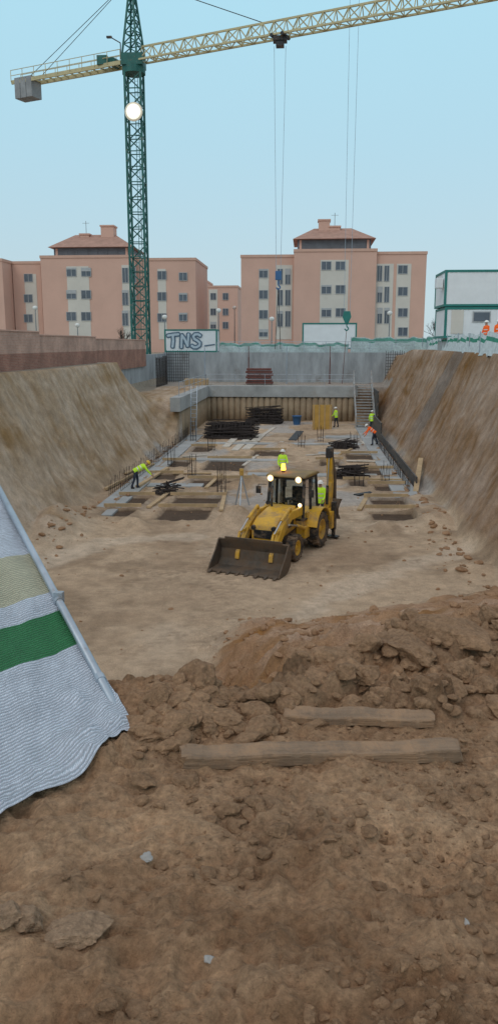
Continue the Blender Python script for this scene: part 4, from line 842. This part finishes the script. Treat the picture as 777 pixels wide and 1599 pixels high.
letters=[[(.165,.72),(.17,.5),(.155,.24)],[(.07,.72),(.165,.76),(.27,.78)],[(.32,.22),(.335,.74),(.385,.58),(.44,.28),(.46,.78)],[(.68,.72),(.64,.78),(.58,.77),(.55,.69),(.57,.58),(.63,.50),(.67,.41),(.665,.30),(.61,.22),(.56,.22),(.52,.28)]]
mb=MB()
for l in letters: stroke(mb,l,.52,.02)
stroke(mb,[(.76,.28),(.95,.34)],.12,.02); mb.build('graffiti',m_graf,c)
mb=MB()
for l in letters: stroke(mb,l,.24,.045)
mb.build('graffiti_fill',m_graf2,c)
cabin('white site cabin with green frame behind the green hook',471,557,504,545,93,2.4)
c,x0,x1,z0,z1=cabin('lower white site cabin on the right bank',692,900,479,528,60,4.5)
mb=MB(); a=pY(705,484,59.9); b=pY(722,521,59.9); mb.box((a.x,59.98,b.z),(b.x,60.04,a.z)); mb.build('door',m_cream,c)
mb=MB(); a=pY(738,486,59.9); b=pY(765,503,59.9); mb.box((a.x,59.98,b.z),(b.x,60.04,a.z)); wn=mb.build('window',m_wfr,c); mb=MB(); mb.box((a.x+.08,59.95,b.z+.08),(b.x-.08,59.979,a.z-.08)); mb.build('pane',m_pane,wn)
c,x0,x1,z0,z1=cabin('upper white site cabin stacked on the right',692,900,420,478.5,60,4.5)
mb=MB(); mb.box((x0-.5,60.6,z1-1.2),(x0-.02,61.4,z1-.5)); mb.build('air_conditioner',m_white,c,False,.03)
for k,nm in enumerate(('left','second','third','right')):
    mb=MB(); mb.box((x0+.3+k*2.6,60.2,gz(12,60)-.3),(x0+.7+k*2.6,63.9,z0-2.45)); tag(mb.build('footing_block',m_conc),'concrete block under the %s part of the lower right cabin'%nm,'block','blocks carrying the stacked cabins')
# ---------------------------------------------------------------- nets and fences at the back
def netmat(name,c1,c2,zr):
    m=bpy.data.materials.new(name); m.use_nodes=True; nt=m.node_tree; bs=nt.nodes['Principled BSDF']; bs.inputs['Roughness'].default_value=.8
    tc=nt.nodes.new('ShaderNodeTexCoord'); s=nt.nodes.new('ShaderNodeUVMap'); se=nt.nodes.new('ShaderNodeSeparateXYZ'); nt.links.new(s.outputs[0],se.inputs[0]); r=nt.nodes.new('ShaderNodeValToRGB'); nt.links.new(se.outputs[1],r.inputs[0]); r.color_ramp.interpolation='CONSTANT'
    el=r.color_ramp.elements; el[0].position=0; el[0].color=(*c1,1); el[1].position=zr[0]; el[1].color=(*c2,1); k=el.new(zr[1]); k.color=(*c1,1)
    f=rng(nt,noise(nt,5,5,.6,tc.outputs['Object']),.3,.7,.75,1.15); cc=nt.nodes.new('ShaderNodeCombineColor')
    for i in range(3): nt.links.new(f,cc.inputs[i])
    nt.links.new(mixn(nt,r.outputs[0],cc.outputs[0],1.,'MULTIPLY'),bs.inputs['Base Color']); return m
m_net=netmat('white_green_net',(.58,.65,.66),(.03,.26,.17),(.62,.8)); m_net2=netmat('pale_green_net',(.48,.58,.58),(.12,.33,.27),(.75,.95))
def net(label,pts,h,m,name='net_fence',slump=.0):
    nf_=thing(name,label,'fence',pts[0],0,None,True); mb=MB(); n=60; vs=[]; uvs=[]; cum=[0]
    for a,b in zip(pts,pts[1:]): cum.append(cum[-1]+(Vector(b)-Vector(a)).length)
    for i in range(n+1):
        s=cum[-1]*i/n; k=max(j for j in range(len(cum)-1) if cum[j]<=s+1e-6); tt=(s-cum[k])/(cum[k+1]-cum[k]); p=Vector(pts[k]).lerp(Vector(pts[k+1]),tt)
        for j in range(6):
            f=j/5; sg=.10*math.sin(s*2.1)*(f>0)*f+.05*math.sin(s*5); vs.append(p+Vector((.12*math.sin(s*3.1+f*2)-slump*(1-f),.12*math.sin(s*2.3+f*3),h*f+sg))); uvs.append((s/cum[-1],f))
    mb.add(vs,[(i*6+j,i*6+j+1,i*6+j+7,i*6+j+6) for i in range(n) for j in range(5)]); o=mb.build('net',m,nf_,True); uvl=o.data.uv_layers.new(name='UVMap')
    for lp in o.data.loops: uvl.data[lp.index].uv=uvs[lp.vertex_index]
    for i in range(0,n+1,6): mb=MB(); p=vs[i*6]; mb.tube(p+Vector((.08,.1,-.3)),p+Vector((.08,.1,h+.1)),.03,None,6); mb.build('post',m_grail,nf_)
net('white and green net draped along the right bank crest',[(x,y,gz(x+.5,y)-.15) for x,y in ((9.3,30),(9.3,36),(9.35,44),(9.6,52),(10.2,62),(11.2,76))],1.15,m_net,'net_fence',.3)
net('pale net fence behind the right part of the back wall',[(4.5,88,.5),(8,88,.5),(12,87.5,.5),(14,80,.7)],1.75,m_net2)
net('pale net fence behind the middle of the back wall',[(-9.6,88.4,.5),(-3,88.4,.5),(4.3,88.4,.5)],1.2,m_net2)
# ---------------------------------------------------------------- buildings
def building(label,Y,boxes,panels,wins,roofs,chim,dep=14,frame=True):
    xs=[pY(b[0],500,Y).x for b in boxes]; bt=thing('apartment_building',label,'building',(sum(xs)/len(xs),Y+6,0),0,None,True); wm=MB(); cm=MB()
    for a,b,tp,dy in boxes:
        p=pY(a,tp,Y+dy); q=pY(b,tp,Y+dy); wm.box((p.x,Y+dy,-.5),(q.x,Y+dep,p.z-.35)); cm.box((p.x-.08,Y+dy-.1,p.z-.35),(q.x+.08,Y+dep+.1,p.z))
    wm.build('wall',m_brick,bt); cm.build('parapet',m_coping,bt)
    for a,b,tp,bo_,dy in panels:
        pm=MB(); p=pY(a,tp,Y+dy); q=pY(b,bo_,Y+dy); pm.box((p.x,Y+dy-.05,q.z),(q.x,Y+dy+.02,p.z)); pm.build('render_panel',m_cream,bt)
    for x,y,w_,h_,dy in wins:
        p=pY(x-w_/2,y+h_/2,Y+dy); q=pY(x+w_/2,y-h_/2,Y+dy); yy=Y+dy-.06; mb=MB(); f=.06; sh=(q.z-p.z)*random.choice((0,0,0,.15,.35))
        mb.box((p.x,yy-.07,p.z),(p.x+f,yy,q.z)); mb.box((q.x-f,yy-.07,p.z),(q.x,yy,q.z)); mb.box((p.x+f,yy-.07,q.z-f-sh),(q.x-f,yy,q.z)); mb.box((p.x+f,yy-.07,p.z),(q.x-f,yy,p.z+f)); mb.box(((p.x+q.x)/2-.03,yy-.06,p.z+f),((p.x+q.x)/2+.03,yy,q.z-f-sh))
        wo=mb.build('window',m_wfr,bt); mb=MB(); mb.box((p.x+f,yy-.03,p.z+f),(q.x-f,yy-.005,q.z-f-sh)); mb.build('pane',m_pane,wo)
    for a,b,pb,pe,pr,r0,r1,dy in roofs:
        p=pY(a,pb,Y+dy); q=pY(b,pe,Y+dy); mb=MB(); mb.box((p.x+.6,Y+dy,p.z-.4),(q.x-.6,Y+dy+8,q.z)); mb.build('penthouse',m_dark,bt)
        for k in range(8): mb=MB(); xx=p.x+1+(q.x-p.x-2)*k/7; mb.box((xx-.15,Y+dy-.06,p.z-.4),(xx+.15,Y+dy-.01,q.z-.1)); mb.build('pillar',m_dark if k%7 else m_brick,bt)
        u0=pY(r0,pr,Y+dy+4); u1=pY(r1,pr,Y+dy+4); z=q.z; mb=MB(); y0=Y+dy-.8; y1=Y+dy+8.8
        mb.add([(p.x,y0,z),(q.x,y0,z),(q.x,y1,z),(p.x,y1,z),(u0.x,Y+dy+4,u0.z),(u1.x,Y+dy+4,u0.z)],[(0,1,5,4),(1,2,5),(2,3,4,5),(3,0,4),(3,2,1,0)]); rf=mb.build('roof',m_tile,bt)
        for c0,c1,ct,cb in chim:
            s0=pY(c0,ct,Y+dy+4); s1=pY(c1,cb,Y+dy+4); mb=MB(); mb.box((s0.x,Y+dy+3,s1.z-1),(s1.x,Y+dy+5,s0.z-.2)); mb.box((s0.x-.12,Y+dy+2.88,s0.z-.2),(s1.x+.12,Y+dy+5.12,s0.z)); mb.build('chimney',m_brick,rf)
        an=pY((c0+c1)/2,ct,Y+dy+4); mb=MB(); mb.tube((an.x,an.y,an.z-.2),(an.x,an.y,an.z+1.8),.04,None,5); mb.bar((an.x-.5,an.y,an.z+1.5),(an.x+.5,an.y,an.z+1.5),.04); mb.build('antenna',m_lamp,bt)
    return bt
rows=(415,452,488,519)
wn=[(411,427,14,14,1.2),(411,460,14,14,1.2),(411,491,14,14,1.2),(411,520,14,12,1.2)]
for x in (437,449): wn+=[(x,432,9,25,1.2),(x,465,9,25,1.2),(x,498,9,25,1.2)]
for x in (509,531): wn+=[(x,y,16,14,0) for y in rows]
for x in (592,603): wn+=[(x,427,9,25,.8),(x,460,9,25,.8),(x,493,9,25,.8)]
wn+=[(628,y,16,14,.8) for y in (421,455,488,518)]
building('salmon brick apartment block on the right with tiled rooftop pavilion',110,[(376,459,398,1.2),(459,588,389,0),(588,666,393,.8)],[(404,419,420,530,1.2),(431,455,414,530,1.2),(500,541,406,530,0),(586,610,412,530,.8),(619,637,412,530,.8)],wn,[(457,586,389,373,357,490,548,3)],[(497,514,344,360),(514,530,354,362)])
wn=[(45,434,13,13,1.5),(45,466,13,13,1.5),(45,497,13,13,1.5)]
for x in (112,135): wn+=[(x,425,15,14,0),(x,460,15,14,0),(x,494,15,14,0)]
for x in (196,208): wn+=[(x,430,9,24,0),(x,465,9,24,0),(x,497,9,24,0)]
wn+=[(253,430,14,14,1),(253,463,14,14,1),(253,496,14,14,1),(286,432,13,13,1),(286,464,13,13,1),(286,495,13,13,1)]
building('salmon brick apartment block on the left behind the crane mast',110,[(19,63,408,1.5),(63,210,399,0),(210,305,403,1)],[(38,62,428,530,1.5),(104,143,416,530,0),(190,210,414,530,0),(246,261,420,530,1)],wn,[(78,209,399,386,367,118,180,3)],[(160,180,353,368),(128,142,366,372)])
wn=[(x,y,9,11,0) for x in (315,333,352) for y in (463,487,508)]
building('low salmon brick block between the two large blocks',150,[(300,371,446,0),(304,322,437,2)],[(326,340,452,535,0)],wn,[],[],12)
building('distant salmon brick block at the far left',150,[(-40,22,458,0)],[(6,14,470,535,0)],[(10,480,7,10,0),(10,505,7,10,0)],[(-40,24,459,456,446,-20,10,1)],[(-12,-6,440,450)],12)
building('near brick block cut by the left edge of the photo',108,[(-60,3,404,0)],[],[(-14,430,12,14,0),(-14,465,12,14,0),(-14,498,12,14,0)],[],[])
# ---------------------------------------------------------------- street lamps and trees
def lamp(px,pt,Y,lab):
    q=pY(px,pt,Y); l=thing('street_lamp',lab,'lamp',(q.x,Y,.4),0,'street lamps behind the pit',True); mb=MB(); mb.tube((q.x,Y,.2),(q.x,Y,q.z-.5),.09,.05,8); mb.build('pole',m_lamp,l)
    mb=MB(); mb.lathe([(.06,q.z-.5),(.28,q.z-.35),(.30,q.z-.1),(.18,q.z),(.001,q.z+.05)],(q.x,Y,0),12,0,'z'); mb.build('lamp_head',m_globe,l,True)
for a in ((341,482,97,'street lamp just right of the graffiti cabin'),(424,495,97,'street lamp at the left corner of the right block'),(121,505,97,'street lamp left of the crane in front of the left block'),(257,492,97,'street lamp above the graffiti cabin'),(366,478,120,'street lamp in the gap between the blocks'),(608,486,97,'street lamp in front of the right end of the right block'),(55,478,97,'street lamp at the far left above the brick wall')): lamp(*a)
def tree(px,Y,h,lab,seed):
    rs=random.Random(seed); x=pY(px,520,Y).x; tt=thing('bare_tree',lab,'tree',(x,Y,.4),0,None,True); tk=MB(); br=MB()
    def grow(p,d,l,r,k):
        q=p+d*l; (tk if k==0 else br).tube(p,q,r,r*.65,6 if k<2 else 4)
        if k<5:
            for _ in range(3 if k else 6):
                nd=(d+Vector((rs.uniform(-1,1),rs.uniform(-1,1),rs.uniform(-.2,.9)))*.75).normalized(); grow(p+d*l*rs.uniform(.55,1),nd,l*rs.uniform(.55,.8),r*.55,k+1)
    grow(Vector((x,Y,.2)),Vector((0,0,1)),h*.35,.12,0); tk.build('trunk',m_bark,tt); br.build('branches',m_bark,tt)
tree(190,92,3.6,'bare leafless tree beside the crane mast above the brick wall',2); tree(681,120,6.,'bare leafless tree left of the stacked cabins',5)
